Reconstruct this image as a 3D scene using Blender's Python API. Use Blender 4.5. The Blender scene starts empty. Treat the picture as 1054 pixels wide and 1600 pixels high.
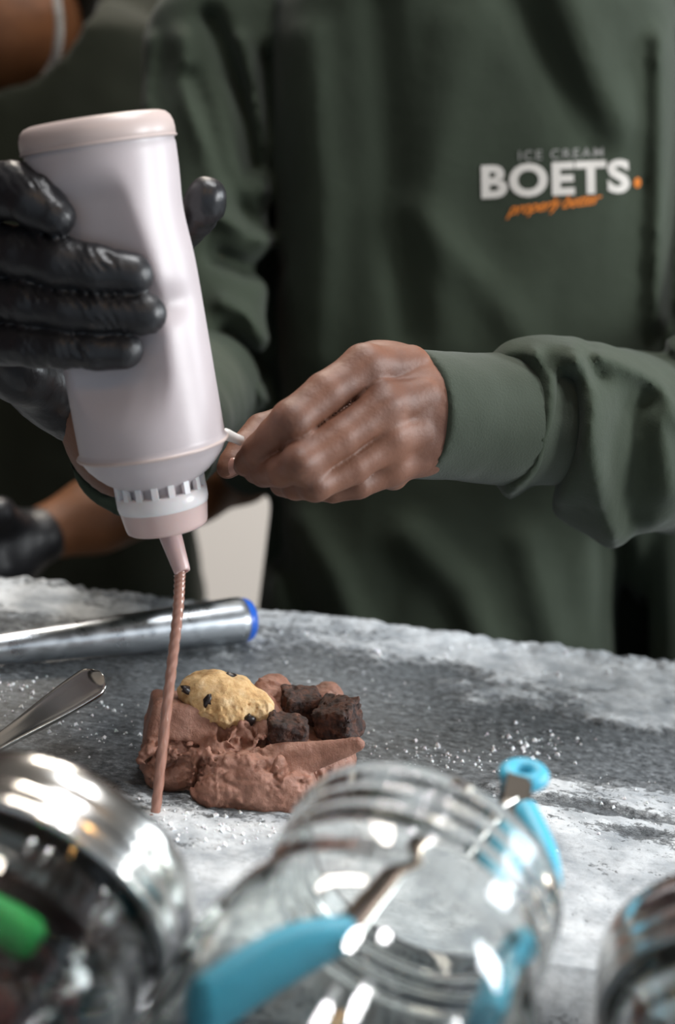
import bpy, bmesh, math, random
import numpy as np
from mathutils import Vector, Matrix
from mathutils.bvhtree import BVHTree

random.seed(7)
rng = np.random.default_rng(7)
scene = bpy.context.scene
COL = scene.collection

# ------------------------------------------------------------------ camera
FPX = 2200.0                       # focal length in pixels of the 1054 x 1600 frame
CAM_H = 0.30                       # camera height above the slab top (z = 0)
PITCH = math.radians(14.0)
ROLL = math.radians(7.3)
FOCUS = 0.685
X0 = np.array([1.0, 0, 0])
F = np.array([0, math.cos(PITCH), -math.sin(PITCH)])
U0 = np.array([0, math.sin(PITCH), math.cos(PITCH)])
R = math.cos(ROLL) * X0 + math.sin(ROLL) * U0
U = -math.sin(ROLL) * X0 + math.cos(ROLL) * U0
C = np.array([0, 0, CAM_H])
cd = bpy.data.cameras.new('camera')
cd.sensor_fit = 'VERTICAL'
cd.sensor_height = 36.0
cd.lens = FPX / 1600.0 * 36.0
cd.dof.use_dof = True
cd.dof.focus_distance = FOCUS
cd.dof.aperture_fstop = 5.0
cd.clip_start = 0.02
cam = bpy.data.objects.new('camera', cd)
COL.objects.link(cam)
m = Matrix.Identity(4)
for i in range(3):
    m[i][0] = R[i]; m[i][1] = U[i]; m[i][2] = -F[i]; m[i][3] = C[i]
cam.matrix_world = m
scene.camera = cam

# ------------------------------------------------------------------ world, lights, exposure
scene.view_settings.view_transform = 'Standard'
scene.view_settings.look = 'None'
scene.view_settings.exposure = 0.0
scene.view_settings.gamma = 1.0
scene.view_settings.use_curve_mapping = False
wd = bpy.data.worlds.new('daylight'); scene.world = wd
wd.use_nodes = True
wd.node_tree.nodes['Background'].inputs[0].default_value = (0.76, 0.88, 1.0, 1)
wd.node_tree.nodes['Background'].inputs[1].default_value = 0.47

def area(name, loc, target, size, power, color, sy=None):
    l = bpy.data.lights.new(name, 'AREA')
    l.energy = power; l.color = color
    l.shape = 'RECTANGLE'; l.size = size; l.size_y = sy or size
    o = bpy.data.objects.new(name, l); COL.objects.link(o)
    o.location = loc
    d = Vector(target) - Vector(loc)
    o.rotation_euler = d.to_track_quat('-Z', 'Y').to_euler()
    return o
# tall shop window to the right, in front of the counter
area('window_light', (1.55, 0.38, 0.62), (0.05, 0.62, 0.02), 0.42, 27, (0.96, 0.985, 1.0), 0.60)
# added cool light behind the worker's arm, lifting the slab's right back and rims
area('side_fill_light', (1.95, 1.45, 0.75), (0.10, 0.86, 0.0), 0.42, 20, (0.90, 0.96, 1.0), 0.6)
# four round downlights in the ceiling over the slab
for x, y in ((0.00, 0.54), (0.46, 0.52), (0.02, 0.92), (0.48, 0.90)):
    o = area('downlight', (x, y, 1.97), (x, y, 0.0), 0.17, 8.2, (0.98, 0.985, 1.0))
    o.data.shape = 'DISK'
area('back_light', (-0.4, 2.10, 1.9), (-0.3, 2.55, 0.0), 0.8, 56, (1.0, 0.91, 0.80), 0.4)  # warm light added to brighten the back wall and rim the shoulders
# warm pendant bulbs over the guests' side
for x, y, z in ((0.42, -0.35, 1.1), (-0.30, -0.45, 1.15)):
    l = bpy.data.lights.new('pendant_bulb', 'POINT'); l.energy = 3.2; l.color = (1.0, 0.55, 0.2); l.shadow_soft_size = 0.06
    o = bpy.data.objects.new('pendant_bulb', l); COL.objects.link(o); o.location = (x, y, z)

# ------------------------------------------------------------------ helpers
def W(px, py, d):
    """world point seen at a pixel of the 1054 x 1600 frame, d metres along the optical axis"""
    return C + d * (F + R * (px - 527.0) / FPX + U * (800.0 - py) / FPX)
def G(px, py, z=0.0):
    v = F + R * (px - 527.0) / FPX + U * (800.0 - py) / FPX
    return C + (z - CAM_H) / v[2] * v
def cam_uv(P):
    q = P - C; d = q @ F
    return 527 + FPX * (q @ R) / d, 800 - FPX * (q @ U) / d, d
def rp(px, d):
    return px * d / FPX
def nrm(v):
    v = np.asarray(v, float); return v / np.linalg.norm(v)

def hash3(ix, iy, iz, seed):
    h = (ix * 374761393 + iy * 668265263 + iz * 2147483647 + seed * 974634777) & 0xffffffff
    h = ((h ^ (h >> 13)) * 1274126177) & 0xffffffff
    return ((h ^ (h >> 16)) & 0xffff) / 65535.0
def vnoise(p, seed=0):
    """value noise, -1..1, p is (n,3)"""
    i = np.floor(p).astype(np.int64); f = p - i
    f = f * f * (3 - 2 * f)
    r = 0
    for dx in (0, 1):
        wx = f[:, 0] if dx else 1 - f[:, 0]
        for dy in (0, 1):
            wy = f[:, 1] if dy else 1 - f[:, 1]
            for dz in (0, 1):
                wz = f[:, 2] if dz else 1 - f[:, 2]
                r = r + wx * wy * wz * hash3(i[:, 0] + dx, i[:, 1] + dy, i[:, 2] + dz, seed)
    return r * 2 - 1
def fbm(p, octaves=4, seed=0, gain=0.5):
    a, s, t = 1.0, 0, 0
    for o in range(octaves):
        s = s + a * vnoise(p * 2 ** o + o * 17.3, seed + o); t += a; a *= gain
    return s / t
def sstep(a, b, x):
    t = np.clip((x - a) / (b - a), 0, 1); return t * t * (3 - 2 * t)

class Vol:
    """signed distance field on a grid; surface() pulls a mesh out of it (surface nets)"""
    def __init__(s, lo, hi, res):
        s.lo = np.array(lo, float); s.res = res
        s.n = np.ceil((np.array(hi) - s.lo) / res).astype(int) + 1
        s.v = np.full(s.n, 1.0, np.float32)
    def sl(s, lo, hi):
        a = np.clip(np.floor((np.array(lo) - s.lo) / s.res).astype(int), 0, s.n)
        b = np.clip(np.ceil((np.array(hi) - s.lo) / s.res).astype(int) + 1, 0, s.n)
        idx = tuple(slice(x, y) for x, y in zip(a, b))
        ax = [s.lo[i] + s.res * np.arange(a[i], b[i]) for i in range(3)]
        P = np.stack(np.meshgrid(*ax, indexing='ij'), -1).astype(np.float32)
        return idx, P
    def put(s, idx, d, k, op):
        v = s.v[idx]
        if v.size == 0: return
        if op == 'u':
            if k > 0:
                h = np.clip(k - np.abs(v - d), 0, None) / k
                s.v[idx] = np.minimum(v, d) - h * h * k * 0.25
            else: s.v[idx] = np.minimum(v, d)
        else:
            d = -d
            if k > 0:
                h = np.clip(k - np.abs(v - d), 0, None) / k
                s.v[idx] = np.maximum(v, d) + h * h * k * 0.25
            else: s.v[idx] = np.maximum(v, d)
    def cone(s, a, b, ra, rb, k=0.0, op='u', squash=None):
        a = np.asarray(a, np.float32); b = np.asarray(b, np.float32)
        mr = max(ra, rb) + k + 3 * s.res
        if squash: mr = mr * max(1, squash[1])
        idx, P = s.sl(np.minimum(a, b) - mr, np.maximum(a, b) + mr)
        if P.size == 0: return s
        ab = b - a; t = np.clip(((P - a) @ ab) / max(float(ab @ ab), 1e-12), 0, 1)
        q = P - a - t[..., None] * ab
        if squash:                       # (direction, factor): thickness along direction times factor
            n = np.asarray(nrm(squash[0]), np.float32); c = q @ n
            q = q + (c * (1 / squash[1] - 1))[..., None] * n
        d = np.sqrt((q * q).sum(-1)) - (ra + (rb - ra) * t)
        if squash and squash[1] < 1: d = d * (0.5 + 0.5 * squash[1])
        s.put(idx, d, k, op); return s
    def chain(s, pts, k=0.0, op='u', squash=None):
        for (a, ra), (b, rb) in zip(pts[:-1], pts[1:]): s.cone(a, b, ra, rb, k, op, squash)
        return s
    def ell(s, c, r, k=0.0, op='u', M=None):
        c = np.asarray(c, np.float32); r = np.asarray(r, np.float32)
        mr = float(r.max()) + k + 3 * s.res
        idx, P = s.sl(c - mr, c + mr)
        if P.size == 0: return s
        q = P - c
        if M is not None: q = q @ np.asarray(M, np.float32)      # columns of M = local axes
        k0 = np.sqrt(((q / r) ** 2).sum(-1)); k1 = np.sqrt(((q / (r * r)) ** 2).sum(-1)) + 1e-9
        d = np.where(k0 < 1e-3, -r.min(), k0 * (k0 - 1) / k1)
        s.put(idx, d, k, op); return s
    def box(s, c, hx, rnd, k=0.0, op='u', M=None):
        c = np.asarray(c, np.float32); hx = np.asarray(hx, np.float32)
        mr = float(np.linalg.norm(hx)) + k + 3 * s.res
        idx, P = s.sl(c - mr, c + mr)
        if P.size == 0: return s
        q = P - c
        if M is not None: q = q @ np.asarray(M, np.float32)
        e = np.abs(q) - (hx - rnd)
        d = np.sqrt((np.clip(e, 0, None) ** 2).sum(-1)) + np.minimum(e.max(-1), 0) - rnd
        s.put(idx, d, k, op); return s
    def field(s, fn, lo, hi, k=0.0, op='u'):
        idx, P = s.sl(lo, hi)
        s.put(idx, fn(P).astype(np.float32), k, op); return s
    def displace(s, fn, band):
        msk = np.abs(s.v) < band
        I = np.argwhere(msk)
        s.v[msk] += fn(s.lo + I * s.res).astype(np.float32); return s
    def surface(s, smooth=1):
        v = s.v; neg = v < 0
        n = np.array(v.shape)
        cnt = np.zeros(n - 1, np.int8)
        for dx in (0, 1):
            for dy in (0, 1):
                for dz in (0, 1):
                    cnt += neg[dx:n[0] - 1 + dx, dy:n[1] - 1 + dy, dz:n[2] - 1 + dz]
        act = (cnt > 0) & (cnt < 8)
        cells = np.argwhere(act)
        ids = np.full(n - 1, -1, np.int64); ids[act] = np.arange(len(cells))
        acc = np.zeros((len(cells), 3)); num = np.zeros(len(cells))
        cor = [(x, y, z) for x in (0, 1) for y in (0, 1) for z in (0, 1)]
        val = {c: v[cells[:, 0] + c[0], cells[:, 1] + c[1], cells[:, 2] + c[2]].astype(float) for c in cor}
        for a in cor:
            for ax in range(3):
                if a[ax]: continue
                b = list(a); b[ax] = 1; b = tuple(b)
                va, vb = val[a], val[b]; x = (va < 0) != (vb < 0)
                t = np.where(x, va / np.where(x, va - vb, 1), 0)
                p = np.array(a, float)[None, :].repeat(len(cells), 0); p[:, ax] += t
                acc[x] += p[x]; num[x] += 1
        V = s.lo + (cells + acc / num[:, None]) * s.res
        quads = []
        for ax in range(3):
            o1, o2 = (ax + 1) % 3, (ax + 2) % 3
            sa = [slice(1, -1)] * 3; sb = [slice(1, -1)] * 3
            sa[ax] = slice(0, n[ax] - 1); sb[ax] = slice(1, n[ax])
            A, B = neg[tuple(sa)], neg[tuple(sb)]
            for flip, mm in ((False, A & ~B), (True, ~A & B)):
                e = np.argwhere(mm)
                if len(e) == 0: continue
                e[:, o1] += 1; e[:, o2] += 1
                def cid(d1, d2):
                    q = e.copy(); q[:, o1] -= d1; q[:, o2] -= d2
                    return ids[q[:, 0], q[:, 1], q[:, 2]]
                q = np.stack([cid(1, 1), cid(0, 1), cid(0, 0), cid(1, 0)], 1)
                if flip: q = q[:, ::-1]
                quads.append(q)
        Q = np.concatenate(quads) if quads else np.zeros((0, 4), int)
        Q = Q[(Q >= 0).all(1)]
        for _ in range(smooth):
            A = np.zeros_like(V); N = np.zeros(len(V))
            for i in range(4):
                for j in (1, 3):
                    np.add.at(A, Q[:, i], V[Q[:, (i + j) % 4]]); np.add.at(N, Q[:, i], 1)
            g = N > 0
            V[g] = 0.5 * V[g] + 0.5 * A[g] / N[g][:, None]
        return V, Q

def obj(name, V, Fc, mat=None, parent=None, smooth=True):
    me = bpy.data.meshes.new(name)
    if isinstance(Fc, np.ndarray):
        me.vertices.add(len(V)); me.vertices.foreach_set('co', np.asarray(V, np.float32).ravel())
        w = Fc.shape[1]
        me.loops.add(Fc.size); me.loops.foreach_set('vertex_index', Fc.astype(np.int32).ravel())
        me.polygons.add(len(Fc)); me.polygons.foreach_set('loop_start', (np.arange(len(Fc)) * w).astype(np.int32))
        me.update(calc_edges=True); me.validate()
    else:
        me.from_pydata([tuple(map(float, v)) for v in V], [], [tuple(f) for f in Fc]); me.update()
    if smooth: me.polygons.foreach_set('use_smooth', np.ones(len(me.polygons), bool))
    o = bpy.data.objects.new(name, me); COL.objects.link(o)
    if mat: me.materials.append(mat)
    if parent is not None:
        o.parent = parent
        o.matrix_parent_inverse = parent.matrix_world.inverted() if False else Matrix.Translation(-Vector(parent.location))
    return o
def thing(name, label, cat, loc=(0, 0, 0), group=None):
    o = bpy.data.objects.new(name, None); COL.objects.link(o); o.location = Vector([float(x) for x in loc])
    o.empty_display_size = 0.02
    return tag(o, label, cat, group)
def tag(o, label, cat, group=None, kind=None):
    o['label'] = label; o['category'] = cat
    if group: o['group'] = group
    if kind: o['kind'] = kind
    return o
def struct(o): o['kind'] = 'structure'; return o

def boxmesh(lo, hi):
    x0, y0, z0 = lo; x1, y1, z1 = hi
    V = [(x0,y0,z0),(x1,y0,z0),(x1,y1,z0),(x0,y1,z0),(x0,y0,z1),(x1,y0,z1),(x1,y1,z1),(x0,y1,z1)]
    return V, [(0,3,2,1),(4,5,6,7),(0,1,5,4),(1,2,6,5),(2,3,7,6),(3,0,4,7)]
def frame(axis, hint):
    a = nrm(axis); s = np.asarray(hint, float); s = nrm(s - a * (s @ a)); n = np.cross(a, s)
    return a, s, n
def lathe(org, a, s, n, prof, seg=64, fn=None, close=False):
    """prof: list of (distance along a, radius); returns verts, quads"""
    org = np.asarray(org); V = []
    th = np.linspace(0, 2 * math.pi, seg, endpoint=False)
    for i, (l, r) in enumerate(prof):
        x = np.cos(th) * r; y = np.sin(th) * r
        if fn: x, y = fn(l, th, x, y)
        V.append(org + l * a + x[:, None] * s + y[:, None] * n)
    V = np.concatenate(V); m_ = len(prof); Q = []
    for i in range(m_ if close else m_ - 1):
        j = (i + 1) % m_
        for k in range(seg):
            k2 = (k + 1) % seg
            Q.append((i * seg + k, i * seg + k2, j * seg + k2, j * seg + k))
    return V, Q
def tube(pts, rad, seg=12, flat=None):
    pts = np.asarray(pts, float); m_ = len(pts)
    rad = np.broadcast_to(np.asarray(rad, float), (m_,)) if np.ndim(rad) < 2 else np.asarray(rad)
    V = []; up = np.array([0.3, 0.2, 1.0])
    for i in range(m_):
        t = nrm(pts[min(i + 1, m_ - 1)] - pts[max(i - 1, 0)])
        s = nrm(np.cross(t, up)) if flat is None else nrm(np.asarray(flat) - t * (np.asarray(flat) @ t))
        b = np.cross(t, s)
        ra, rb = (rad[i], rad[i]) if rad.ndim == 1 else rad[i]
        for k in range(seg):
            an = 2 * math.pi * k / seg
            V.append(pts[i] + s * math.cos(an) * ra + b * math.sin(an) * rb)
    Q = [(i * seg + k, i * seg + (k + 1) % seg, (i + 1) * seg + (k + 1) % seg, (i + 1) * seg + k) for i in range(m_ - 1) for k in range(seg)]
    Q += [tuple(range(seg))[::-1], tuple((m_ - 1) * seg + k for k in range(seg))]
    return V, Q
def merge(parts):
    V, Q, b = [], [], 0
    for v, q in parts:
        V += [tuple(x) for x in v]; Q += [tuple(int(i) + b for i in f) for f in q]; b += len(v)
    return V, Q
def smoothpath(pts, n):
    pts = np.asarray(pts, float); t = np.linspace(0, len(pts) - 1, n); out = []
    for x in t:
        i = min(int(x), len(pts) - 2); f = x - i
        p0, p1, p2, p3 = pts[max(i - 1, 0)], pts[i], pts[i + 1], pts[min(i + 2, len(pts) - 1)]
        out.append(0.5 * ((2 * p1) + (-p0 + p2) * f + (2 * p0 - 5 * p1 + 4 * p2 - p3) * f * f + (-p0 + 3 * p1 - 3 * p2 + p3) * f ** 3))
    return np.array(out)

# ------------------------------------------------------------------ materials
class Mat:
    def __init__(s, name, color=(0.5, 0.5, 0.5), rough=0.5, metal=0.0, **kw):
        s.m = bpy.data.materials.new(name); s.m.use_nodes = True
        s.nt = s.m.node_tree; s.N = s.nt.nodes; s.L = s.nt.links
        s.b = s.N['Principled BSDF']
        s.b.inputs['Base Color'].default_value = (*color, 1); s.b.inputs['Roughness'].default_value = rough
        s.b.inputs['Metallic'].default_value = metal
        for k, v in kw.items(): s.b.inputs[k.replace('_', ' ')].default_value = v
        s.h = None
    def node(s, t, **kw):
        n = s.N.new(t)
        for k, v in kw.items():
            if k in n.inputs: n.inputs[k].default_value = v
            else: setattr(n, k, v)
        return n
    def coord(s, scale=(1, 1, 1), rot=(0, 0, 0)):
        c = s.node('ShaderNodeTexCoord'); mp = s.node('ShaderNodeMapping')
        mp.inputs['Scale'].default_value = scale; mp.inputs['Rotation'].default_value = rot
        s.L.new(c.outputs['Object'], mp.inputs[0]); return mp.outputs[0]
    def noise(s, scale, detail=4, rough=0.55, co=None, dist=0.0):
        n = s.node('ShaderNodeTexNoise'); n.inputs['Scale'].default_value = scale; n.inputs['Detail'].default_value = detail
        n.inputs['Roughness'].default_value = rough; n.inputs['Distortion'].default_value = dist
        s.L.new(co if co is not None else s.coord(), n.inputs['Vector']); return n.outputs['Fac']
    def ramp(s, fac, stops):
        r = s.node('ShaderNodeValToRGB'); e = r.color_ramp.elements
        while len(e) < len(stops): e.new(0.5)
        for x, (p, c) in zip(e, stops): x.position = p; x.color = (*c, 1) if len(c) == 3 else c
        s.L.new(fac, r.inputs[0]); return r.outputs[0]
    def mix(s, fac, a, b, blend='MIX'):
        n = s.node('ShaderNodeMix'); n.data_type = 'RGBA'; n.blend_type = blend
        for sock, v in ((n.inputs[0], fac), (n.inputs[6], a), (n.inputs[7], b)):
            if hasattr(v, 'links'): s.L.new(v, sock)
            elif isinstance(v, tuple): sock.default_value = (*v, 1)
            else: sock.default_value = v
        return n.outputs[2]
    def color(s, sock): s.L.new(sock, s.b.inputs['Base Color']); return s
    def rough(s, sock): s.L.new(sock, s.b.inputs['Roughness']); return s
    def bump(s, sock, strength, dist):
        n = s.node('ShaderNodeBump'); n.inputs['Strength'].default_value = strength; n.inputs['Distance'].default_value = dist
        s.L.new(sock, n.inputs['Height'])
        if s.h: s.L.new(s.h, n.inputs['Normal'])
        s.h = n.outputs[0]; s.L.new(s.h, s.b.inputs['Normal']); return s
    def attr(s, name):
        n = s.node('ShaderNodeAttribute'); n.attribute_name = name; return n.outputs['Fac']

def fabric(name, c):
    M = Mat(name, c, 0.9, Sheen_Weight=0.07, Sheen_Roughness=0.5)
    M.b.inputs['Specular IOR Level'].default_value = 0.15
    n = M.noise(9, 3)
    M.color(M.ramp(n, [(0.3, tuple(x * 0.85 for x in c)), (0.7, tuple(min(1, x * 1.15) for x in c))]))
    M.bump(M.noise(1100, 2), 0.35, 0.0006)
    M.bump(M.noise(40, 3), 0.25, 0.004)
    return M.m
M_SWEAT = fabric('green_sweat_fabric', (0.034, 0.044, 0.030))
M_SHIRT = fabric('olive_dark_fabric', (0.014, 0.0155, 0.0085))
def rib(name, c, axis, freq):
    M = Mat(name, c, 0.9, Sheen_Weight=0.1)
    M.b.inputs['Specular IOR Level'].default_value = 0.15
    M.bump(M.noise(900, 2), 0.4, 0.0006)
    return M.m
M_CUFF = rib('green_rib_fabric', (0.041, 0.051, 0.037), None, 0)
def skin(name, dark, light, pink):
    M = Mat(name, light, 0.56, Subsurface_Weight=0.08, Subsurface_Scale=0.004)
    M.b.inputs['Subsurface Radius'].default_value = (1.0, 0.35, 0.2)
    a = M.ramp(M.noise(28, 4), [(0.30, dark), (0.62, light)])
    a = M.mix(M.ramp(M.noise(55, 3), [(0.55, (0, 0, 0)), (0.8, (1, 1, 1))]), a, pink)
    a = M.mix(M.attr('knuckle'), a, tuple(x * 0.62 for x in dark))
    M.color(a)
    M.bump(M.noise(520, 3), 0.22, 0.0008)
    M.bump(M.noise(140, 3), 0.07, 0.0015)
    M.b.inputs['Specular IOR Level'].default_value = 0.5
    return M.m
M_SKIN = skin('brown_skin', (0.115, 0.046, 0.026), (0.175, 0.074, 0.042), (0.215, 0.098, 0.062))
M_SKIN2 = skin('warm_brown_skin', (0.14, 0.052, 0.018), (0.20, 0.075, 0.026), (0.22, 0.09, 0.035))
M_NAIL = Mat('fingernail', (0.36, 0.19, 0.15), 0.3).m
def glove():
    M = Mat('black_nitrile', (0.013, 0.013, 0.015), 0.38)
    M.rough(M.ramp(M.noise(60, 4), [(0.3, (0.3, 0.3, 0.3)), (0.7, (0.52, 0.52, 0.52))]))
    M.bump(M.noise(700, 2), 0.12, 0.0006)
    M.bump(M.noise(170, 3, co=M.coord((1, 1, 0.4), (0.3, 0.6, 0.2)), dist=0.8), 0.25, 0.0014)
    return M.m
M_GLOVE = glove()
def bottlemat():
    M = Mat('pinkish_bottle_plastic', (0.60, 0.49, 0.475), 0.40, Subsurface_Weight=0.45, Subsurface_Scale=0.015)
    M.b.inputs['Subsurface Radius'].default_value = (1.0, 0.9, 0.9)
    M.color(M.ramp(M.noise(14, 3), [(0.3, (0.46, 0.408, 0.422)), (0.7, (0.51, 0.458, 0.472))]))
    M.bump(M.noise(900, 2), 0.05, 0.0005)
    M.bump(M.noise(60, 3), 0.06, 0.002)
    return M.m
M_BOTTLE = bottlemat()
M_BOTTLE_RIM = Mat('pale_bottle_seam', (0.50, 0.41, 0.385), 0.36).m
M_CAP = Mat('milky_white_plastic', (0.72, 0.69, 0.70), 0.3, Subsurface_Weight=0.2, Subsurface_Scale=0.006).m
M_CAPSAUCE = Mat('sauce_stained_plastic', (0.56, 0.42, 0.40), 0.3, Subsurface_Weight=0.2, Subsurface_Scale=0.006).m
M_NOZZLE = Mat('sauce_filled_nozzle', (0.50, 0.36, 0.35), 0.3, Subsurface_Weight=0.2, Subsurface_Scale=0.006).m
def saucemat():
    M = Mat('milk_chocolate_sauce', (0.34, 0.17, 0.125), 0.22)
    M.b.inputs['Coat Weight'].default_value = 0.4
    return M.m
M_SAUCE = saucemat()
def icemat():
    M = Mat('chocolate_ice_cream', (0.235, 0.11, 0.078), 0.55, Subsurface_Weight=0.12, Subsurface_Scale=0.003)
    M.color(M.ramp(M.noise(75, 5), [(0.3, (0.20, 0.086, 0.055)), (0.55, (0.31, 0.152, 0.105)), (0.8, (0.43, 0.235, 0.175))]))
    M.rough(M.ramp(M.noise(120, 3), [(0.35, (0.38,) * 3), (0.7, (0.68,) * 3)]))
    M.bump(M.noise(330, 6, 0.65), 0.55, 0.0018)
    M.bump(M.noise(1300, 3), 0.25, 0.0005)
    return M.m
M_ICE = icemat()
def doughmat():
    M = Mat('cookie_dough', (0.60, 0.36, 0.15), 0.75, Subsurface_Weight=0.1, Subsurface_Scale=0.003)
    M.color(M.ramp(M.noise(170, 5, 0.65), [(0.30, (0.44, 0.24, 0.09)), (0.50, (0.66, 0.43, 0.20)), (0.72, (0.78, 0.58, 0.34))]))
    M.bump(M.noise(420, 5, 0.7), 0.6, 0.0016)
    return M.m
M_DOUGH = doughmat()
def browniemat():
    M = Mat('dark_brownie', (0.03, 0.013, 0.009), 0.6)
    M.color(M.ramp(M.noise(260, 5, 0.65), [(0.36, (0.014, 0.007, 0.006)), (0.50, (0.050, 0.019, 0.012)), (0.68, (0.14, 0.052, 0.028))]))
    M.bump(M.noise(480, 5, 0.7), 0.8, 0.002)
    return M.m
M_BROWNIE = browniemat()
M_CHIP = Mat('dark_chocolate', (0.018, 0.012, 0.012), 0.35).m
def steel(name, c, r, brushed=None):
    M = Mat(name, c, r, 1.0)
    if brushed:
        M.rough(M.ramp(M.noise(brushed, 3), [(0.3, (r * 0.7,) * 3), (0.7, (r * 1.3,) * 3)]))
    return M.m
M_STEEL = steel('polished_steel', (0.72, 0.71, 0.68), 0.14)
M_BRUSHED = steel('dull_steel', (0.46, 0.49, 0.52), 0.33, 90)
M_LID = steel('lid_steel', (0.74, 0.73, 0.70), 0.2, 50)
M_COUNTER = steel('counter_steel', (0.32, 0.33, 0.35), 0.35, 30)
M_BLUECAP = Mat('royal_blue_plastic', (0.02, 0.13, 0.62), 0.35).m
M_CYAN = Mat('sky_blue_silicone', (0.07, 0.42, 0.60), 0.42).m
M_GREENP = Mat('bright_green_plastic', (0.01, 0.36, 0.07), 0.35).m
M_WHITEP = Mat('white_plastic', (0.8, 0.79, 0.77), 0.35).m
def glassmat():
    M = Mat('clear_jar_glass', (0.93, 0.96, 0.94), 0.0)
    M.b.inputs['Transmission Weight'].default_value = 1.0
    M.b.inputs['IOR'].default_value = 1.46
    return M.m
M_GLASS = glassmat()
M_CREAM = Mat('cream_paint', (0.80, 0.74, 0.68), 0.7).m
M_MAROON = Mat('maroon_paint', (0.055, 0.030, 0.030), 0.7).m
M_FLOOR = Mat('dark_tile_floor', (0.09, 0.08, 0.07), 0.5).m
M_CEIL = Mat('ceiling_paint', (0.45, 0.42, 0.38), 0.8).m
M_PRINTW = Mat('white_print', (0.56, 0.53, 0.49), 0.8).m
M_PRINTG = Mat('grey_print', (0.24, 0.235, 0.22), 0.8).m
M_PRINTO = Mat('orange_print', (0.62, 0.17, 0.010), 0.8).m
M_SILVER = Mat('silver_chain', (0.36, 0.34, 0.31), 0.4, 1.0).m
def frostmat():
    M = Mat('frosted_dark_stone', (0.5, 0.5, 0.5), 0.6)
    fr = M.attr('frost')
    co = M.coord((0.85, 1.0, 1.0)); cs = M.coord((0.36, 1.0, 1.0), (0, 0, 0.10))
    st = M.noise(260, 7, 0.75, co)                   # ragged speckle
    sk = M.noise(170, 5, 0.65, cs)                   # scrape marks along the slab
    fi = M.noise(1100, 4, 0.65)
    mo = M.noise(42, 6, 0.62, co)
    stone = M.ramp(st, [(0.36, (0.026, 0.029, 0.032)), (0.47, (0.080, 0.088, 0.094)), (0.57, (0.16, 0.175, 0.185)), (0.72, (0.44, 0.465, 0.48))])
    stone = M.mix(M.ramp(sk, [(0.48, (0, 0, 0)), (0.66, (0.5, 0.5, 0.5))]), stone, (0.21, 0.23, 0.245))
    frost = M.ramp(mo, [(0.36, (0.29, 0.315, 0.335)), (0.47, (0.42, 0.445, 0.462)), (0.56, (0.53, 0.555, 0.57)), (0.68, (0.66, 0.685, 0.695))])
    frost = M.mix(M.ramp(st, [(0.36, (0.7, 0.7, 0.7)), (0.48, (0, 0, 0))]), frost, (0.30, 0.315, 0.325))
    def madd(x, k, y):
        n = M.node('ShaderNodeMath', operation='MULTIPLY_ADD'); M.L.new(x, n.inputs[0]); n.inputs[1].default_value = k; M.L.new(y, n.inputs[2]); return n.outputs[0]
    f = madd(fi, 0.30, madd(sk, 0.40, madd(st, 0.75, madd(fr, 1.0, M.node('ShaderNodeValue').outputs[0]))))
    mr = M.node('ShaderNodeMapRange'); M.L.new(f, mr.inputs[0])
    mr.inputs[1].default_value = 0.96; mr.inputs[2].default_value = 1.19
    M.color(M.mix(mr.outputs[0], stone, frost))
    M.rough(M.mix(mr.outputs[0], (0.45, 0.45, 0.45), (0.9, 0.9, 0.9)))
    M.bump(mr.outputs[0], 0.7, 0.0014)
    M.bump(st, 0.45, 0.0014)
    M.bump(fi, 0.4, 0.0005)
    return M.m
M_FROST = frostmat()
M_CRUMB = Mat('frost_crumb', (0.78, 0.80, 0.82), 0.8, Subsurface_Weight=0.2, Subsurface_Scale=0.001).m
def sweetmat():
    M = Mat('candy_pieces', (0.1, 0.03, 0.03), 0.4)
    M.color(M.ramp(M.noise(70, 2), [(0.36, (0.025, 0.010, 0.008)), (0.48, (0.10, 0.022, 0.018)), (0.58, (0.21, 0.075, 0.065)), (0.72, (0.05, 0.02, 0.013))]))
    return M.m
M_SWEET = sweetmat()
def chocmat():
    M = Mat('chocolate_pieces', (0.05, 0.02, 0.012), 0.4)
    M.color(M.ramp(M.noise(60, 2), [(0.4, (0.022, 0.010, 0.007)), (0.6, (0.06, 0.026, 0.016))]))
    return M.m
M_CHOC = chocmat()

# ------------------------------------------------------------------ the room
FLOOR_Z = -0.95
struct(obj('floor', *boxmesh((-2.6, -1.6, FLOOR_Z - 0.05), (2.6, 2.7, FLOOR_Z)), M_FLOOR, smooth=False))
struct(obj('ceiling', *boxmesh((-2.6, -1.6, 2.0), (2.6, 2.7, 2.05)), M_CEIL, smooth=False))
struct(obj('wall_back', *boxmesh((-2.6, 2.6, 0.22), (2.6, 2.7, 2.0)), M_MAROON, smooth=False))
struct(obj('wall_back_lower', *boxmesh((-2.6, 2.58, FLOOR_Z), (2.6, 2.7, 0.20)), M_CREAM, smooth=False))
struct(obj('trim_1', *boxmesh((-2.6, 2.56, 0.20), (2.6, 2.6, 0.22)), M_CREAM, smooth=False))
struct(obj('wall_left', *boxmesh((-2.7, -1.6, FLOOR_Z), (-2.6, 2.7, 2.0)), M_MAROON, smooth=False))

# ------------------------------------------------------------------ counter and frosted slab
SX0, SX1, SY0, SY1 = -0.62, 0.66, 0.500, 0.892
ct = thing('counter', 'steel service counter carrying the frosted slab', 'counter', (0, 0.7, FLOOR_Z))
obj('counter_body', *boxmesh((SX0 + 0.01, SY0 + 0.012, FLOOR_Z), (SX1 - 0.01, SY1 - 0.012, -0.045)), M_COUNTER, ct, smooth=False)
obj('guest_ledge', *boxmesh((SX0, 0.10, -0.20), (SX1, SY0 + 0.02, -0.17)), M_COUNTER, ct, smooth=False)

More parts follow.
